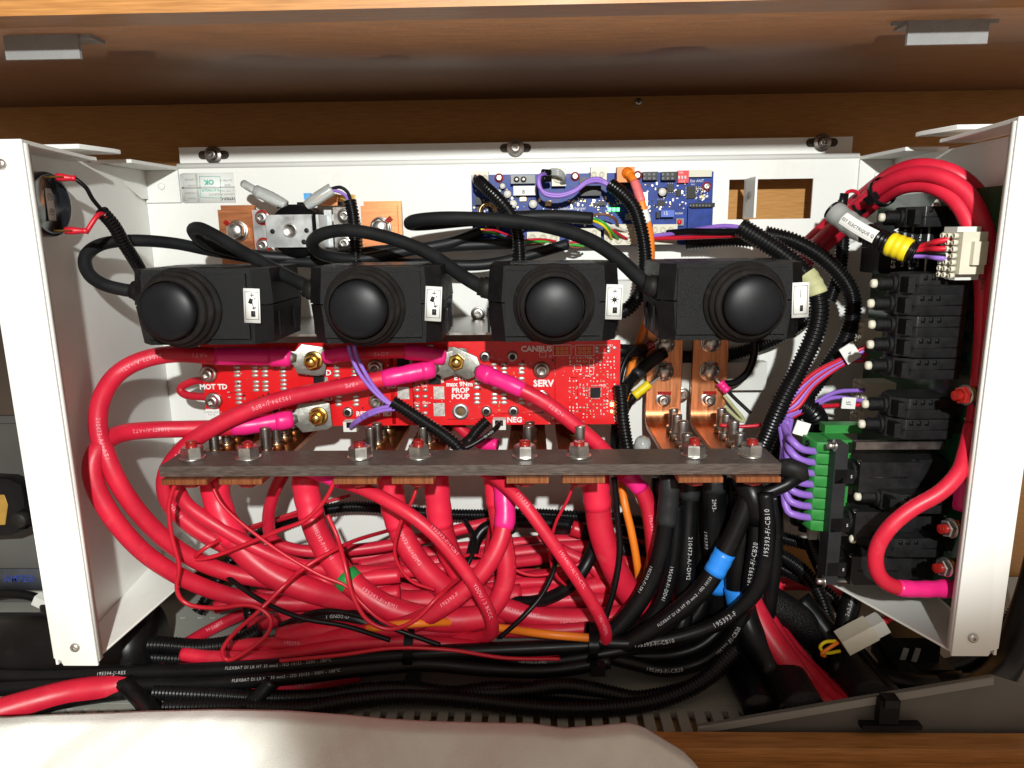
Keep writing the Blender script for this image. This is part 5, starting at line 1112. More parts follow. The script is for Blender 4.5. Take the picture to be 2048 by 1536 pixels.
# violet pairs with conduit on the red board
for k in range(2):
    Cc(('left' if k == 0 else 'right')+' violet wire dropping across the red board from the switch boxes', 'purple', 1.45, [(697+k*11, 690, -100), (702+k*11, 710, -100), (718+k*12, 745, -100), (745+k*8, 780, -98), (775+k*5, 806, -97), (800, 815, -98)], name='violet_wire', cat='wire', group='violet wires on the red board')
    v = Cc(('upper' if k == 0 else 'lower')+' violet wire marked ED1 reaching the clear plug under the red board', 'purple', 1.45, [(795, 812+k*6, -98), (765, 815+k*6, -96), (735, 826+k*6, -92), (712, 842+k*4, -84), (702, 853+k*3, -76)], name='violet_wire', cat='wire', group='violet wires on the red board')
    prnt(v, 2.2, 'ED1 02', 2.4, 'ink_black')
corr('board_conduit', 'black conduit slanting from the violet wires down behind the fibre bar', 'conduit', 4.9, [(785, 803, -97), (815, 822, -98), (850, 845, -100), (885, 868, -102), (912, 890, -104), (930, 915, -104)])
for px, py, lab in ((702, 851, 'clear plug of the violet wires at the lower edge of the red board'), (999, 847, 'clear plug of the black wires beside the NEG lettering')):
    t = thing('clear_plug', lab, 'plug', P(px, py+8, -92), 'clear plugs of the red board'); B().box(P(px, py, -92), (.0098, .008, .0078)).done('housing', 'nylon', t, bevel=.0008); B().box(P(px-1, py-1, -96.2), (.006, .0008, .0042)).done('mouth', 'chip_black', t)
bw = Cc('black wire marked ED4 from the NEG plug into the conduit behind the bar', 'cable_black', 1.9, [(999, 846, -76), (990, 858, -84), (968, 875, -92), (940, 892, -98), (915, 900, -102)], name='plug_wire', cat='wire'); prnt(bw, 1.6, 'ED4 02', 2.6, 'print_white')
corr('rear_conduit', 'black conduit end seen below the red board behind the bolt', 'conduit', 4.6, [(975, 840, -60), (955, 860, -62), (938, 882, -66), (915, 905, -80)])
o = Cc('dark red cable stub with pink sleeve below the NEG lettering', 'cable_red', 4.4, [(905, 840, -40), (930, 865, -44), (960, 885, -50), (995, 890, -54)], name='cable_stub'); sleeve(o, 1.6, 3, 'shrink_pink', .6)
Cc('thin red loop showing at the left edge of the red board', 'wire_red', 3.2, [(430, 762, -30), (390, 762, -28), (362, 775, -28), (372, 790, -30), (430, 795, -34)], name='wire_loop')
YOFF = 0
# ================================================================== cables hanging under the bar
def hang(lab, r, pts, sl=None, sm='shrink_coral', texts=(), m='cable_red', lump=0, gp='thick red cables hanging under the bar'):
    pa = Cc(lab, m, r, pts, name='battery_cable', group=gp)
    if sl: sleeve(pa, 0, sl, sm, .7, lump=None)
    # barrel of the lug above
    c = pa.p[0]; o = B().lathe(c+Vector((0, 0, -.004)), (0, 0, 1), [(r*.92, 0), (r*.92, 12)], 16).done('lug_barrel', 'zinc_lug', pa.o)
    for a, s, size, ang, fl, mm in texts: prnt(pa, a, s, size, mm, ang=ang, flip=fl)
    return pa
H1 = hang('fat red cable with coral sleeve hanging leftmost under the bar', 9.6, [(428, 952, -112), (434, 1000, -114), (452, 1050, -118), (486, 1100, -122), (540, 1145, -124), (610, 1177, -122), (700, 1198, -112), (800, 1205, -100), (920, 1200, -90), (1040, 1190, -80)], 2.7)
H2 = hang('fat red cable with green tape band, marked BM1', 9.4, [(608, 945, -96), (616, 1000, -98), (632, 1060, -104), (662, 1115, -116), (702, 1165, -126), (760, 1208, -130), (830, 1232, -130), (910, 1240, -128), (985, 1232, -122)], 1.75, texts=((2.65, '195393-F/+BM1', 4.6, 0, False, 'print_pink'), (4.9, '195393-F/+BM1', 4.6, .25, False, 'print_pink'), (5.6, '1013-5009  100', 3.6, 1.0, False, 'ink_red')))
sleeve(H2, 3.62, 4.14, 'green_tape', .5, 'green_tape', taper=False)
H3 = hang('fat red cable marked DM2, third hanging from the left', 9.2, [(778, 945, -92), (785, 1000, -94), (800, 1060, -96), (830, 1115, -100), (875, 1165, -102), (930, 1205, -100), (1010, 1228, -94)], 1.9, texts=((2.6, '210473-A/+DM2', 4.8, 0, False, 'print_pink'),))
H4 = hang('fat red cable marked BM2, fourth hanging, running right along the floor', 9.2, [(872, 945, -86), (876, 1000, -88), (884, 1060, -90), (905, 1120, -92), (945, 1175, -94), (1000, 1215, -96), (1080, 1235, -98), (1170, 1240, -100), (1260, 1232, -100), (1340, 1215, -96)], 1.95, texts=((3.0, '195393-F/+BM2', 4.4, .1, False, 'print_pink'), (5.5, '195393-F/+BM2', 4.6, .1, False, 'print_pink'), (6.9, '195393-F/+BM2', 4.8, -.3, False, 'print_pink')))
H5 = hang('red cable with bright pink sleeve crossing forward to lower left', 6.8, [(1002, 945, -112), (1008, 985, -118), (1010, 1040, -126), (995, 1095, -134), (960, 1150, -140), (905, 1200, -144), (840, 1240, -144), (760, 1262, -140), (680, 1275, -134), (600, 1290, -130)], 2.35, 'shrink_pink', texts=((5.0, '195393-F', 4, -.2, True, 'print_pink'),))
H6 = hang('red cable behind the bright pink sleeve, sweeping down to the tie', 7.4, [(988, 945, -98), (993, 1000, -104), (1002, 1060, -110), (1012, 1115, -116), (1010, 1165, -120), (985, 1215, -124), (930, 1250, -126), (850, 1266, -126), (760, 1272, -124)], 1.3, texts=((2.6, 'FLEXBAT 50 LR HT IR', 3.4, .9, False, 'ink_red'),))
H7 = hang('fattest red cable hanging right of centre, sweeping into the black bundle', 9.8, [(1190, 945, -100), (1194, 1000, -102), (1202, 1060, -104), (1222, 1120, -104), (1255, 1180, -102), (1300, 1230, -98), (1350, 1265, -94)], 1.35)
H8 = hang('short pink sleeved red cable just right of the fattest hanging one', 6.6, [(1240, 940, -92), (1275, 968, -94), (1296, 1010, -94), (1305, 1060, -92), (1312, 1120, -90), (1330, 1180, -84)], 1.0, 'shrink_pink', texts=((2.6, '195393-F/+SET', 4, -.5, False, 'print_pink'),))
D1 = Cc('slim red cable slanting from the bar down to the right across the others', 'cable_red', 4.8, [(610, 935, -112), (660, 955, -126), (740, 984, -140), (815, 1026, -150), (870, 1070, -154), (915, 1122, -156), (952, 1175, -156), (978, 1225, -154), (984, 1262, -148), (960, 1276, -138), (900, 1278, -128)], name='battery_cable', group='slim red cables crossing in front'); sleeve(D1, 0, 1.4, 'shrink_pink', .7); prnt(D1, 4.3, '195393-F/+CBT', 4, 'print_pink', ang=.6); prnt(D1, 6.4, 'YDDU / 3 BCCC', 4, 'print_pink')
D2 = Cc('slim red cable slanting from the bar to the tie at lower right', 'cable_red', 4.6, [(950, 935, -112), (995, 958, -130), (1045, 1005, -144), (1090, 1065, -150), (1130, 1122, -152), (1170, 1182, -152), (1200, 1235, -150), (1212, 1270, -146), (1203, 1292, -140), (1180, 1293, -134)], name='battery_cable', group='slim red cables crossing in front'); prnt(D2, 2.0, '195393', 3.8, 'print_pink', ang=.4); prnt(D2, 4.2, '195440/+ALT/+CTL', 3.8, 'print_pink', ang=.2); prnt(D2, 6.2, '195/+FSPIL', 3.8, 'print_pink', flip=False)
D3 = Cc('red cable bent like a hook under the second copper strip, running back right', 'cable_red', 5.0, [(568, 945, -84), (548, 985, -84), (537, 1035, -82), (545, 1078, -80), (585, 1098, -76), (650, 1103, -70), (740, 1096, -62), (840, 1078, -54), (940, 1054, -46), (1010, 1040, -40)], name='battery_cable')
D4 = Cc('red cable from under the first copper strip slanting along the thick cable', 'cable_red', 5.0, [(350, 965, -130), (375, 1010, -128), (440, 1055, -126), (520, 1100, -126), (600, 1130, -120), (700, 1142, -108), (820, 1142, -92), (950, 1132, -78), (1080, 1118, -62)], name='battery_cable')
# --- red cables lying behind, left to right
bgs = [(6.2, [(560, 1175, -70), (700, 1150, -62), (850, 1128, -52), (1000, 1110, -44), (1150, 1095, -36), (1300, 1090, -30), (1420, 1100, -26)], 'red cable lying along the back, marked 1023', '1023'),
       (6.0, [(720, 1130, -40), (820, 1112, -36), (920, 1108, -30), (1020, 1116, -30), (1085, 1112, -34), (1180, 1100, -34), (1300, 1110, -30)], 'red cable with green tape band near the panel foot', None),
       (7.8, [(640, 1195, -80), (800, 1188, -70), (960, 1172, -62), (1100, 1155, -54), (1240, 1130, -46), (1380, 1120, -40)], 'red cable lying third from the back', '195440'),
       (8.4, [(700, 1215, -90), (850, 1212, -82), (1000, 1198, -74), (1150, 1180, -68), (1290, 1160, -60), (1430, 1150, -54)], 'fat red cable lying under the hanging ones, nearest the floor', None),
       (6.5, [(900, 1215, -78), (1020, 1208, -78), (1130, 1200, -78), (1240, 1205, -74), (1330, 1225, -66), (1430, 1240, -60)], 'red cable marked 210473 lying in the middle', '210473'),
       (5.0, [(280, 1340, -110), (360, 1295, -90), (420, 1260, -74), (470, 1235, -66), (540, 1205, -60), (620, 1180, -50), (700, 1165, -44)], 'red cable marked BPE climbing from the lower left', '94-J/+BPE'),
       (5.6, [(1320, 1150, -50), (1420, 1160, -40), (1520, 1172, -34), (1600, 1168, -30), (1700, 1182, -30), (1800, 1200, -30)], 'red cable crossing behind the black bundle at right', None)]
for r, pts, lab, s in bgs:
    o = Cc(lab, 'cable_red', r, pts, name='battery_cable', group='red cables lying at the back')
    if s: prnt(o, 2.2, s, 4.4, 'print_pink', ang=.2)
    if 'green' in lab: sleeve(o, 3.55, 4.0, 'green_tape', .5, 'green_tape', taper=False)
# --- thin red wires
thin = [([(352, 962, -160), (338, 1010, -158), (343, 1070, -158), (358, 1130, -158), (354, 1180, -158), (375, 1208, -158), (430, 1216, -158), (500, 1210, -160), (540, 1235, -162), (533, 1270, -164), (490, 1305, -166), (455, 1320, -166), (445, 1300, -166), (470, 1265, -164), (520, 1220, -160), (572, 1168, -146), (620, 1128, -146), (700, 1085, -120), (780, 1060, -60)], 'thin red wire looping down the left below the bar'),
        ([(670, 960, -150), (650, 1000, -150), (610, 1040, -150), (560, 1060, -146), (500, 1085, -140), (430, 1112, -138), (388, 1118, -138), (420, 1090, -136), (480, 1065, -110), (560, 1040, -60), (650, 1015, -30)], 'thin red wire curving left from the third strip'),
        ([(655, 1030, -132), (675, 1075, -136), (690, 1130, -150), (705, 1190, -156), (735, 1240, -158), (780, 1258, -158), (830, 1240, -158), (880, 1190, -150), (930, 1150, -110), (970, 1130, -70)], 'thin red wire looping below the green taped cable'),
        ([(1040, 955, -120), (1015, 985, -110), (985, 1040, -80), (970, 1110, -60), (958, 1160, -50)], 'thin red wire dropping behind the bright pink sleeve'),
        ([(480, 1060, -50), (560, 1035, -46), (640, 1008, -40), (700, 990, -36)], 'thin red wire rising right behind the hanging cables'),
        ([(760, 1148, -70), (830, 1160, -72), (880, 1185, -76), (930, 1170, -72), (1040, 1180, -70), (1130, 1190, -66), (1210, 1178, -60)], 'thin red wire wavering along the lying cables'),
        ([(1255, 1160, -70), (1290, 1135, -60), (1320, 1115, -50), (1345, 1100, -44)], 'thin red wire rising behind the orange lead')]
for pts, lab in thin: Cc(lab, 'wire_red', 1.55, pts, name='thin_wire', cat='wire', group='thin red wires below the bar', n=10)
# --- black things behind
corr('rear_conduit', 'black conduit arching along the panel behind the hanging red cables', 'conduit', 5.2, [(395, 1225, -60), (425, 1180, -50), (470, 1110, -42), (530, 1062, -36), (600, 1032, -32), (680, 1015, -28), (760, 1016, -26), (860, 1027, -26), (960, 1030, -26), (1060, 1028, -28), (1160, 1033, -30), (1260, 1036, -34)])
corr('rear_conduit', 'black conduit running down left between the thin wire loops', 'conduit', 5.0, [(480, 1130, -60), (488, 1180, -74), (500, 1230, -90), (498, 1270, -100), (470, 1300, -108), (430, 1310, -112)])
lpb = Cc('black cable coiled in a ring behind the bright pink sleeve', 'cable_black', 5.0, [(1140, 1050, -40), (1080, 1045, -44), (1010, 1046, -48), (965, 1060, -54), (945, 1105, -62), (948, 1150, -70), (975, 1185, -78), (1025, 1203, -88), (1085, 1200, -96), (1140, 1172, -100), (1175, 1125, -96), (1195, 1070, -80)], name='ring_cable')
t_ = Cc('grey sleeved black cable end with red tape along the panel foot', 'cable_black', 6.4, [(1085, 1048, -30), (1125, 1050, -30), (1165, 1062, -32), (1215, 1080, -34), (1290, 1105, -36)], name='sleeved_cable'); sleeve(t_, .6, 1.3, 'shrink_grey', .6); sleeve(t_, 1.3, 2.0, 'wire_red', .7, 'red_tape', taper=False)
Cc('black cable with green band ending along the panel foot', 'cable_black', 6.0, [(1020, 1100, -26), (1090, 1098, -28), (1150, 1110, -32), (1200, 1125, -36), (1260, 1140, -40)], name='sleeved_cable')
for k, (pts, lab) in enumerate((([(1200, 1090, -40), (1260, 1100, -40), (1320, 1120, -42), (1390, 1160, -46), (1450, 1220, -60)], 'braided black sleeve crossing low behind the orange lead'), ([(1210, 1140, -46), (1270, 1160, -46), (1340, 1190, -50), (1400, 1240, -60)], 'second braided black sleeve below the first behind the orange lead'), ([(1480, 1170, -110), (1540, 1205, -112), (1600, 1245, -112), (1650, 1290, -112), (1700, 1345, -118), (1745, 1400, -130)], 'fat braided black sleeve fanning out to the lower right'), ([(1470, 1200, -105), (1520, 1250, -110), (1550, 1310, -128), (1580, 1368, -148), (1610, 1424, -164)], 'fat black sleeve running down right to the guard'))):
    cable('braided_sleeve', lab, 'sleeve', 'mesh_sleeve', (6.5, 6.0, 13, 14)[k], pts, group='braided black sleeves', n=24)
o = Cc('arched black cable with white lettering over the red ones at lower left', 'cable_black', 6.6, [(560, 1290, -118), (600, 1258, -118), (645, 1236, -118), (700, 1235, -120), (745, 1252, -122), (790, 1276, -126), (840, 1290, -130)], name='black_cable'); prnt(o, 2.6, '1 GND2-D', 3.8, 'print_white')
Cc('slim black cable under the arched one at lower left', 'cable_black', 4.2, [(500, 1290, -122), (580, 1275, -124), (660, 1258, -126), (740, 1265, -128), (820, 1275, -132)], name='black_cable')
Cc('orange lead glimpsed between the red cables near the floor', 'orange', 3.0, [(690, 1266, -120), (760, 1254, -146), (840, 1246, -150), (920, 1245, -130), (1000, 1256, -128), (1090, 1268, -146), (1180, 1276, -146)], name='network_lead')
# --- black cables hanging at the right
def bhang(lab, r, pts, sl=None, blue=None, texts=(), sm='shrink_grey'):
    pa = Cc(lab, 'cable_black', r, pts, name='battery_cable', group='black cables hanging at the right')
    if sl: sleeve(pa, 0, sl, sm, .7)
    if blue: sleeve(pa, blue[0], blue[1], 'blue_tape', .5, 'blue_tape', taper=False)
    for a, s, size, ang, fl in texts: prnt(pa, a, s, size, 'print_white', ang=ang, flip=fl)
    return pa
bhang('black cable with stepped grey sleeve, first of the black ones hanging', 6.6, [(1340, 950, -124), (1337, 1000, -126), (1330, 1060, -128), (1318, 1120, -130), (1290, 1185, -132), (1245, 1245, -134), (1190, 1285, -136), (1100, 1306, -138), (980, 1310, -138)], 1.95, texts=((3.6, '195393-F/-SR1', 3.8, -.6, False),))
bhang('black cable marked DM2 beside the stepped grey sleeve', 7.2, [(1380, 950, -104), (1378, 1010, -106), (1375, 1070, -110), (1372, 1130, -114), (1368, 1190, -114), (1366, 1235, -124), (1352, 1275, -128)], .9, (4.45, 5), texts=((2.6, '210473-A/-DM2', 4.6, .3, False),))
bhang('black cable bending left just behind the stepped grey sleeve', 5.6, [(1352, 1010, -114), (1350, 1080, -116), (1340, 1150, -118), (1318, 1215, -120), (1270, 1265, -122), (1210, 1292, -124)], None, texts=((2.2, '195439-F/-DD41', 4.0, 0, False),))
bhang('fat black cable with blue band hanging straight down', 8.8, [(1428, 950, -112), (1428, 1020, -112), (1430, 1090, -112), (1436, 1160, -110), (1442, 1220, -108), (1445, 1300, -106)], .5, (2.55, 3.35), texts=((.75, '2M3-', 4.6, 0, False), (1.7, '195393', 4.6, -.8, False)))
b1 = bhang('black cable with blue band slanting to lower left, with fine white lettering', 7.0, [(1500, 985, -140), (1480, 1040, -142), (1452, 1100, -144), (1415, 1165, -146), (1365, 1215, -146), (1300, 1262, -144), (1230, 1298, -142), (1130, 1318, -140), (1000, 1328, -138)], None, (2.05, 2.75), texts=((3.8, 'FLEXBAT DI LR HT 35 mm2 - ISO 10133', 3.0, 0, True),))
bhang('fattest black cable with blue band low down, behind the slanting one', 10.0, [(1492, 985, -120), (1490, 1050, -122), (1478, 1120, -124), (1480, 1190, -126), (1500, 1260, -138), (1545, 1345, -150), (1585, 1428, -168)], None, (2.7, 3.3))
bhang('black cable marked CB10 bowing left along the floor', 5.4, [(1530, 985, -150), (1536, 1050, -152), (1530, 1120, -152), (1512, 1180, -152), (1470, 1225, -150), (1410, 1258, -148), (1330, 1280, -146), (1250, 1287, -144), (1180, 1282, -142)], None, texts=((1.2, '195393-F/-CB10', 5.0, 0, True), (4.35, '195393-F', 5.0, .1, True), (6.3, '195393-F/-CB10', 4.2, .3, True)))
bhang('black cable marked CB20 making the lowest bow on the floor', 5.2, [(1512, 1010, -140), (1512, 1080, -142), (1502, 1150, -142), (1490, 1220, -140), (1455, 1285, -138), (1400, 1325, -138), (1330, 1340, -140), (1260, 1325, -142), (1190, 1305, -142)], None, texts=((1.6, '195393-F/-CB20', 4.8, 0, True), (3.9, '195393-F/-CB20', 4.2, .2, True), (6.1, '195393-F/-CB20', 4.2, .2, True)))
for lab, pts, r, s in (('red cable with white lettering running behind the stepped grey sleeve', [(1340, 990, -80), (1375, 1030, -84), (1400, 1090, -88), (1410, 1150, -88), (1412, 1210, -84), (1400, 1280, -80)], 5.4, '195440/+ISSSET'), ('red cable between two black ones at lower centre right', [(1320, 1120, -84), (1345, 1180, -86), (1345, 1235, -84), (1300, 1280, -84)], 6.2, None), ('dark red cable bow on the floor behind the CB10 cable', [(1420, 1270, -100), (1370, 1300, -100), (1310, 1308, -100), (1250, 1295, -100)], 6.0, None)):
    o = Cc(lab, 'cable_red', r, pts, name='battery_cable', group='red cables among the black ones')
    if s: prnt(o, 1.7, s, 4, 'print_pink'); prnt(o, 3.6, 'ISSSCT', 4, 'print_pink')
t = thing('black_boot', 'black rubber boot folded over the right end of the fibre bar', 'boot', P(1590, 960, -140))
B().tube([P(1555, 935, -142), P(1580, 935, -144), P(1600, 942, -146), P(1605, 958, -146)], lambda k: (.0055, .0068, .0066, .0045)[k], 18).done('cap', 'rubber', t, sharp=0); B().tube([P(1600, 950, -146), P(1570, 970, -145), P(1535, 985, -145), P(1510, 1000, -145)], lambda k: .0048, 16).done('tail', 'cable_black', t, sharp=0)
t = thing('tape_wrap', 'black tape wrap gathering the black cables under the bar end', 'tape', P(1515, 1010, -140))
B().tube([P(1480, 955, -130), P(1494, 970, -136), P(1503, 985, -140), P(1509, 1002, -142), P(1512, 1020, -142), P(1514, 1040, -140)], lambda k: (.007, .0086, .0092, .0088, .0092, .0080)[k], 20).done('wrap', 'cable_black', t, sharp=0)
# right-hand conduits fanning out
for k, (pts, lab) in enumerate((([(1380, 1010, -50), (1410, 1030, -50), (1440, 1055, -52)], 'short black conduit behind the fat black cable'), ([(1480, 1060, -60), (1540, 1070, -62), (1600, 1085, -66), (1640, 1095, -70)], 'black conduit running right under the white clamp'), ([(1500, 1090, -80), (1560, 1110, -86), (1610, 1145, -92), (1640, 1190, -98), (1660, 1250, -104)], 'black conduit curving down right, upper of the fan'), ([(1530, 1120, -70), (1590, 1150, -76), (1640, 1175, -82), (1680, 1215, -88), (1690, 1260, -96)], 'black conduit curving down right, lower of the fan'), ([(1560, 1200, -90), (1610, 1230, -94), (1640, 1270, -100), (1650, 1310, -106)], 'black conduit half hidden under the braided sleeve'))):
    corr('fan_conduit', lab, 'conduit', 5.4, pts, group='conduits fanning out at lower right')
o = Cc('black cable marked in white bending down beside the ivory plug', 'cable_black', 7.2, [(1715, 1160, -110), (1702, 1205, -118), (1690, 1260, -124), (1700, 1320, -128), (1730, 1390, -130)], name='black_cable'); prnt(o, 1.1, '2x2.5mm2 /', 4, 'print_white', flip=True)
Cc('black flat cable slanting under the ivory plug', 'cable_black', 8, [(1640, 1310, -120), (1680, 1350, -128), (1720, 1400, -134)], name='black_cable'); Cc('black hose slanting down right of the ivory plug', 'cable_black', 10, [(1690, 1290, -115), (1730, 1340, -122), (1780, 1400, -128)], name='black_cable')
for k, (pts, r) in enumerate((([(1490, 1190, -120), (1530, 1262, -136), (1570, 1320, -148), (1610, 1375, -156), (1650, 1426, -166)], 9.5), ([(1520, 1215, -118), (1575, 1300, -134), (1620, 1350, -146), (1660, 1395, -154), (1692, 1420, -162)], 7), ([(1545, 1240, -116), (1610, 1322, -134), (1655, 1365, -144), (1690, 1400, -150), (1722, 1416, -158)], 5))):
    Cc(('thickest', 'middle', 'slimmest')[k]+' dark red cable of the three slanting to the guard at lower right', 'cable_red', r, pts, name='battery_cable', group='dark red cables at lower right')
t = thing('ivory_plug', 'ivory plug in a translucent socket with an orange wire loop, lower right', 'plug', P(1700, 1300, -150))
d = (P(1765, 1240, -150)-P(1675, 1288, -150)); M = frame(d, (0, 0, 1)); c = P(1713, 1271, -152)
B().box(c, (.023, .012, .0145), M).done('body', 'ivory', t, bevel=.001, bseg=2); B().box(c+M@Vector((-.002, -.0005, -.0092)), (.014, .008, .0036), M).done('latch', 'ivory', t, bevel=.0006); B().box(c+M@Vector((.0160, 0, .0005)), (.009, .0105, .0125), M).done('socket', 'nylon', t, bevel=.001)
Cc('red lead leaving the ivory plug to the upper right', 'wire_red', 2.6, [(1758, 1248, -150), (1780, 1236, -148), (1810, 1222, -142), (1850, 1205, -130)], name='plug_wire', cat='wire')
Cc('orange wire bent back at the ivory plug', 'orange', 1.3, [(1676, 1285, -150), (1660, 1295, -152), (1643, 1308, -152), (1650, 1312, -151)], name='plug_wire', cat='wire'); Cc('yellow wire loop at the ivory plug', 'yellow', 1.2, [(1672, 1282, -148), (1650, 1284, -150), (1640, 1295, -150), (1652, 1306, -150), (1680, 1302, -148)], name='plug_wire', cat='wire')
t = thing('black_relay_base', 'black plastic housing in the shade below the right side panel', 'housing', P(1820, 1370, -120)); B().box(P(1810, 1290, -120), (.035, .03, .03)).done('upper_block', 'abs_smooth', t, bevel=.002); B().box(P(1830, 1345, -130), (.04, .03, .024)).done('lower_block', 'abs_black', t, bevel=.002)
for px in (1808, 1832): B().box(P(px, 1310, -136.5), (.004, .0008, .011), Matrix.Rotation(.2, 3, 'Y')).done('rib', 'terminal_grey', t, bevel=.0004)
corr('dark_conduit', 'black conduit slanting in the shade right of the right flange', 'conduit', 7, [(1880, 1340, -120), (1940, 1320, -110), (2010, 1260, -100), (2080, 1150, -90)])
cable('dark_hose', 'dark hose running up the right edge outside the enclosure', 'hose', 'cable_black', 11, [(1950, 1390, -110), (2010, 1330, -105), (2060, 1200, -100), (2100, 1050, -95)])
# --- bottom bundle
botr = [([(365, 1308, -136), (430, 1315, -138), (560, 1312, -140), (700, 1290, -142), (820, 1283, -142), (950, 1295, -142), (1100, 1304, -142), (1190, 1300, -140), (1212, 1285, -138)], 5.2, 'long red cable along the front of the lower bundle', None),
        ([(460, 1290, -130), (560, 1288, -132), (680, 1295, -132), (800, 1300, -134), (900, 1302, -134)], 5.0, 'red cable marked F/+CBCG second in the lower bundle', '195393-F/+CBCG'),
        ([(520, 1305, -136), (640, 1312, -136), (740, 1300, -136), (820, 1292, -136)], 4.4, 'red cable marked CBCS in the lower bundle', '195393-F/+CBCS'),
        ([(560, 1275, -124), (650, 1262, -126), (740, 1268, -126), (850, 1282, -128)], 8.2, 'fat red cable at the back of the lower bundle', None),
        ([(500, 1372, -138), (600, 1374, -140), (660, 1362, -140), (720, 1350, -138)], 4.8, 'red cable marked TLT at the foot of the black bundle', '195440-C/+TLT'),
        ([(-60, 1440, -120), (60, 1405, -130), (140, 1385, -148), (230, 1372, -144), (330, 1350, -130)], 9, 'fat dark red cable at the lower left corner', None)]
for pts, r, lab, s in botr:
    o = Cc(lab, 'cable_red', r, pts, name='battery_cable', group='red cables of the lower bundle')
    if s: prnt(o, 1.4, s, 3.8, 'print_pink', ang=.2)
botb = [([(-60, 1350, -152), (100, 1352, -152), (260, 1345, -152), (420, 1340, -152), (560, 1332, -152), (700, 1318, -152), (830, 1308, -150), (950, 1302, -148), (1080, 1296, -146), (1200, 1290, -144)], 5.6, 'upper of two long black cables with fine white lettering along the front'),
        ([(-60, 1380, -158), (100, 1372, -158), (240, 1370, -158), (420, 1366, -158), (580, 1354, -158), (720, 1338, -156), (850, 1328, -154), (980, 1338, -152), (1100, 1340, -150), (1220, 1322, -148)], 5.6, 'lower of two long black cables with fine white lettering along the front'),
        ([(760, 1312, -134), (900, 1318, -138), (1020, 1318, -140), (1140, 1310, -140), (1250, 1285, -138)], 5.2, 'black cable marked PRE in the middle of the bundle'),
        ([(900, 1332, -146), (1000, 1328, -146), (1110, 1322, -146), (1220, 1305, -146), (1320, 1285, -140)], 4.8, 'slim black cable leaving the bundle to the right')]
for k, (pts, r, lab) in enumerate(botb):
    o = Cc(lab, 'cable_black', r, pts, name='black_cable', group='black cables of the lower bundle')
    if k < 2: prnt(o, 4.0, 'FLEXBAT DI LR HT 35 mm2 - ISO 10133 - 500V - 100°C', 3.2, 'print_white', ang=.1); prnt(o, 1.8, '195394-J/-RES', 3.6, 'print_white')
    else: prnt(o, 1.6, '195394-J/-PRE', 3.4, 'ink_grey')
for k, (pts, r, lab) in enumerate((([(240, 1290, -130), (320, 1290, -130), (400, 1295, -130), (470, 1285, -128), (520, 1262, -122)], 6.5, 'black conduit left in the lower bundle, upper'), ([(200, 1310, -128), (300, 1315, -128), (370, 1318, -128)], 6, 'black conduit left in the lower bundle, lower'),
        ([(310, 1385, -164), (420, 1390, -166), (540, 1396, -166), (660, 1392, -166), (740, 1380, -166), (820, 1378, -166), (920, 1388, -166), (1040, 1382, -166), (1140, 1372, -164), (1280, 1400, -162)], 5.6, 'wavy black conduit along the front of the tray'),
        ([(330, 1415, -172), (450, 1416, -174), (600, 1418, -174), (700, 1402, -172), (800, 1392, -170), (920, 1398, -170), (1040, 1412, -172), (1160, 1418, -172), (1300, 1405, -168), (1400, 1365, -160), (1470, 1300, -150)], 6.0, 'lowest wavy black conduit just behind the cloth'),
        ([(900, 1390, -164), (1000, 1378, -164), (1120, 1390, -164), (1250, 1400, -164), (1380, 1375, -160), (1450, 1330, -152)], 5.8, 'black conduit curving up right out of the tray'),
        ([(1180, 1275, -120), (1240, 1265, -118), (1300, 1245, -114), (1350, 1215, -110)], 8, 'black sleeve where the black cables enter the bundle'))):
    corr('tray_conduit', lab, 'conduit', r, pts, group='conduits of the lower bundle')
for pts, r, lab in (([(250, 1365, -160), (280, 1395, -164), (300, 1420, -168), (320, 1450, -172)], 6.5, 'glossy black cable bending down by the cloth at left'), ([(545, 1362, -164), (525, 1385, -168), (500, 1410, -172), (480, 1430, -176)], 5.5, 'black cable crossing the front conduits at left, marked ANU'), ([(40, 1425, -160), (120, 1405, -162), (200, 1392, -160), (300, 1380, -158)], 5, 'dull black cable at the lower left above the cloth')):
    Cc(lab, 'cable_black', r, pts, name='black_cable', group='black cables near the cloth')
B_ = B().tube([P(-60, 1305, -120), P(80, 1305, -122), P(200, 1300, -122), P(275, 1290, -122), P(312, 1285, -120)], lambda k: .030 if k < 4 else .028, 30).done('wrapped_bundle', 'cable_black', sharp=1.2); tag(B_, 'fat black wrapped bundle emerging behind the left flange', 'bundle')
for px, y0, y1, Y, lab in ((820, 1250, 1348, -160, 'black cable tie round the lower bundle, left of centre'), (1186, 1255, 1328, -158, 'black cable tie round the lower bundle at right')):
    p0, p1 = P(px-3, y0, Y+18), P(px, y1, Y); c = (p0+p1)/2; h = (p0-p1).length/2*1000
    t = thing('cable_tie', lab, 'cable tie', p1, 'black cable ties'); b_ = bmesh.new(); rows = []
    for k in range(33):
        a = k/32*2*math.pi; q = c+Vector((.0012*math.sin(a), math.cos(a)*-.016+.006, math.sin(a)*h/1000)); 
        rows.append([b_.verts.new(q+Vector((s*.0034, 0, 0))) for s in (-1, 1)])
    for a, b in zip(rows, rows[1:]): b_.faces.new((a[0], a[1], b[1], b[0]))
    bmesh.ops.solidify(b_, geom=b_.faces[:], thickness=.0012); finish(b_, 'strap', 'abs_smooth', t, sharp=.8)
    B().box(p1+Vector((.003, -.004, -.001)), (.010, .007, .008)).done('head', 'abs_smooth', t, bevel=.0008)

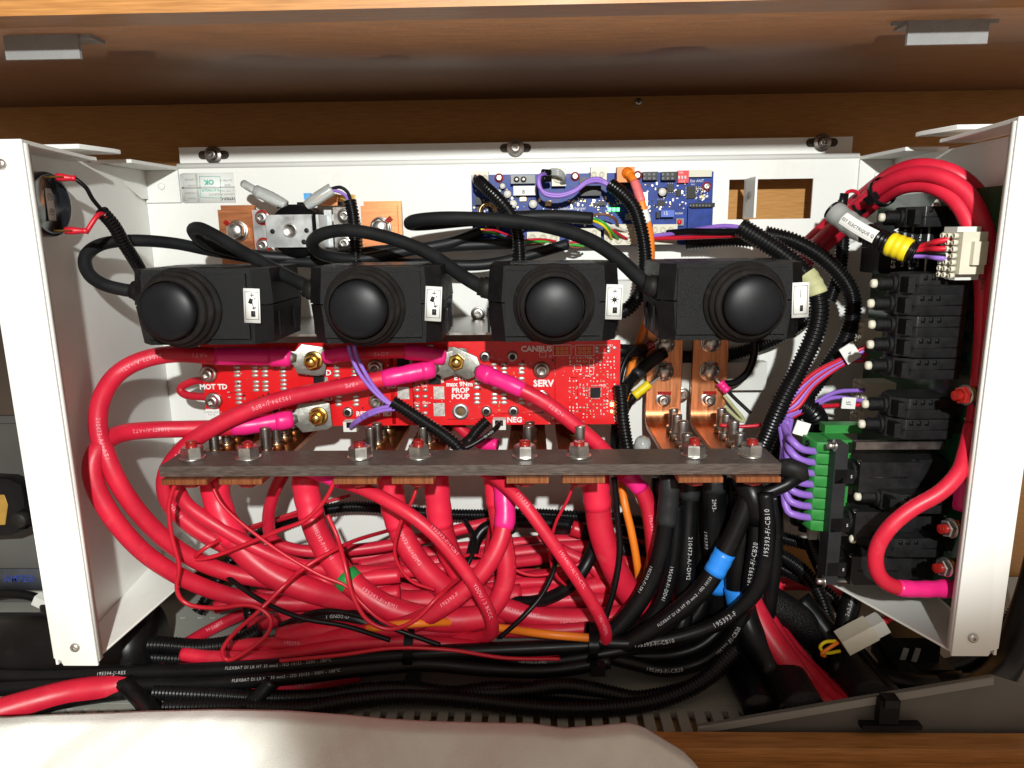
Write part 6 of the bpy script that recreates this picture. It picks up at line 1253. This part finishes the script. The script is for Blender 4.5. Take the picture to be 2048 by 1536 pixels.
# ================================================================== more of the tangle
def dense(lst, name, cat, m, gp, n=12):
    for lab, r, pts in lst: cable(name, lab, cat, m, r, pts, group=gp, n=n)
dense([('red cable low at the back left, just above the tray holes', 5.4, [(430, 1215, -70), (520, 1190, -62), (640, 1165, -52), (780, 1150, -44), (930, 1148, -40), (1080, 1150, -38), (1240, 1165, -36), (1400, 1190, -36)]),
       ('red cable lying highest along the foot of the panel', 5.0, [(560, 1140, -50), (680, 1120, -40), (820, 1105, -32), (980, 1090, -26), (1120, 1080, -22), (1280, 1085, -20)]),
       ('red cable dipping under the arched black cable', 6.0, [(500, 1250, -100), (600, 1232, -98), (700, 1222, -92), (820, 1218, -84), (960, 1222, -80), (1100, 1212, -74), (1250, 1190, -66), (1380, 1175, -60)]),
       ('red cable just in front of the tray holes', 5.2, [(640, 1248, -104), (760, 1240, -106), (900, 1256, -110), (1040, 1262, -112), (1160, 1258, -112), (1280, 1240, -106), (1370, 1230, -100)]),
       ('red cable weaving behind the marked DM2 cable', 4.6, [(720, 1160, -80), (800, 1175, -86), (880, 1192, -90), (960, 1180, -84), (1060, 1165, -72), (1180, 1170, -66), (1300, 1200, -62)]),
       ('red cable tucked behind the fattest hanging cable', 5.6, [(1120, 1100, -50), (1180, 1130, -58), (1230, 1175, -66), (1290, 1210, -70), (1360, 1235, -70)])],
      'battery_cable', 'cable', 'cable_red', 'red cables lying at the back')
dense([('thin red wire from the first strip crossing to the green tape', 1.3, [(420, 962, -135), (445, 1010, -140), (500, 1060, -144), (570, 1110, -148), (640, 1150, -150), (692, 1172, -150), (722, 1205, -156), (762, 1240, -158), (815, 1262, -152)]),
       ('thin red wire hanging from the fourth strip', 1.3, [(838, 960, -128), (825, 1000, -132), (800, 1050, -130), (790, 1110, -126), (820, 1160, -124), (870, 1180, -120)]),
       ('thin red wire hanging from the sixth strip', 1.2, [(1150, 960, -120), (1135, 1000, -120), (1110, 1050, -116), (1100, 1110, -110), (1120, 1160, -104), (1180, 1195, -98)]),
       ('thin red wire along the two long black cables', 1.4, [(560, 1322, -158), (680, 1310, -160), (790, 1296, -160), (900, 1300, -158), (1010, 1316, -156), (1120, 1318, -154)]),
       ('thin red wire wandering by the coiled black ring', 1.3, [(900, 1130, -70), (940, 1110, -72), (1000, 1125, -80), (1060, 1150, -88), (1130, 1140, -90), (1190, 1110, -84)])],
      'thin_wire', 'wire', 'wire_red', 'thin red wires below the bar', 8)
dense([('black cable dropping straight left of the blue banded one', 5.6, [(1400, 955, -90), (1402, 1030, -92), (1404, 1100, -94), (1400, 1180, -94), (1395, 1260, -92), (1380, 1300, -90)]),
       ('black cable dropping straight behind the CB20 cable', 6.2, [(1462, 955, -100), (1464, 1030, -102), (1466, 1110, -104), (1462, 1190, -104), (1455, 1270, -104), (1440, 1330, -110)]),
       ('black cable at the right rim of the black bundle', 5.2, [(1548, 990, -120), (1552, 1060, -122), (1548, 1130, -124), (1540, 1200, -124), (1530, 1270, -124), (1520, 1340, -128)]),
       ('black cable bending left low in the black bundle', 5.4, [(1410, 1180, -100), (1395, 1225, -110), (1350, 1262, -118), (1290, 1285, -122), (1220, 1300, -124), (1120, 1312, -126)]),
       ('black cable bending left lowest in the black bundle', 5.0, [(1470, 1180, -112), (1455, 1235, -122), (1410, 1285, -128), (1350, 1308, -130), (1270, 1312, -132), (1180, 1312, -134)]),
       ('black cable behind the stepped grey sleeve', 5.8, [(1318, 955, -86), (1316, 1030, -90), (1310, 1100, -94), (1295, 1170, -98), (1262, 1235, -104), (1210, 1275, -110)])],
      'battery_cable', 'cable', 'cable_black', 'black cables hanging at the right')
for k, (pts, r, lab) in enumerate((([(430, 1130, -40), (520, 1120, -38), (600, 1128, -40)], 4.2, 'short black conduit near the wood strip at left'), ([(1240, 1060, -40), (1310, 1075, -42), (1380, 1100, -44), (1470, 1130, -50)], 5.0, 'black conduit passing behind the orange lead'), ([(1180, 1035, -34), (1290, 1042, -36), (1400, 1050, -38), (1500, 1068, -40)], 4.8, 'black conduit along the panel behind the black cables'))):
    corr('rear_conduit', lab, 'conduit', r, pts)
for px, py, Y, r, lab in ((1010, 1055, -126, 7.6, 'thin black tie at the foot of the bright pink sleeve'), (498, 1262, -100, 6, 'small black tie on the conduit between the wire loops')):
    o = B().lathe(P(px, py, Y), (0.1, -.2, 1), [(r, -1.4), (r+.7, -1.4), (r+.7, 1.4), (r, 1.4)], 22, cap=False).done('cable_tie', 'abs_smooth'); tag(o, lab, 'cable tie', 'black cable ties')

dense([('fat black hose filling the corner left of the dark red cables', 11, [(1440, 1200, -100), (1455, 1270, -120), (1480, 1340, -140), (1520, 1420, -168)]),
       ('black hose between the dark red cables and the ivory plug', 9, [(1600, 1200, -100), (1650, 1260, -116), (1690, 1330, -130), (1735, 1400, -150)]),
       ('black hose under the ivory plug running to the right', 9, [(1660, 1330, -140), (1740, 1350, -140), (1840, 1372, -142), (1960, 1372, -150)]),
       ('black cable lying right of the black housing', 7, [(1760, 1260, -110), (1790, 1320, -130), (1850, 1365, -150), (1930, 1362, -160)])],
      'black_hose', 'hose', 'cable_black', 'black hoses in the lower right corner')
dense([('thin black wire threading the red cables at left', 1.8, [(400, 1110, -110), (450, 1150, -128), (520, 1200, -140), (600, 1235, -146), (690, 1252, -146), (780, 1280, -150)]),
       ('thin black wire crossing below the green taped cable', 1.8, [(560, 1250, -128), (640, 1222, -140), (720, 1232, -150), (800, 1262, -156), (880, 1290, -156)]),
       ('thin black wire between the bright pink sleeve and the coiled ring', 1.8, [(930, 1040, -60), (950, 1080, -80), (935, 1130, -96), (900, 1180, -100), (870, 1230, -110)]),
       ('thin black wire sagging across the red cables at centre right', 1.8, [(1080, 1070, -80), (1110, 1120, -110), (1090, 1180, -126), (1050, 1230, -136), (1000, 1275, -140)]),
       ('thin black wire beside the fattest hanging red cable', 2.2, [(1228, 955, -110), (1235, 1030, -112), (1240, 1100, -116), (1230, 1170, -120), (1210, 1240, -124)])],
      'thin_wire', 'wire', 'cable_black', 'thin black wires in the red tangle', 10)
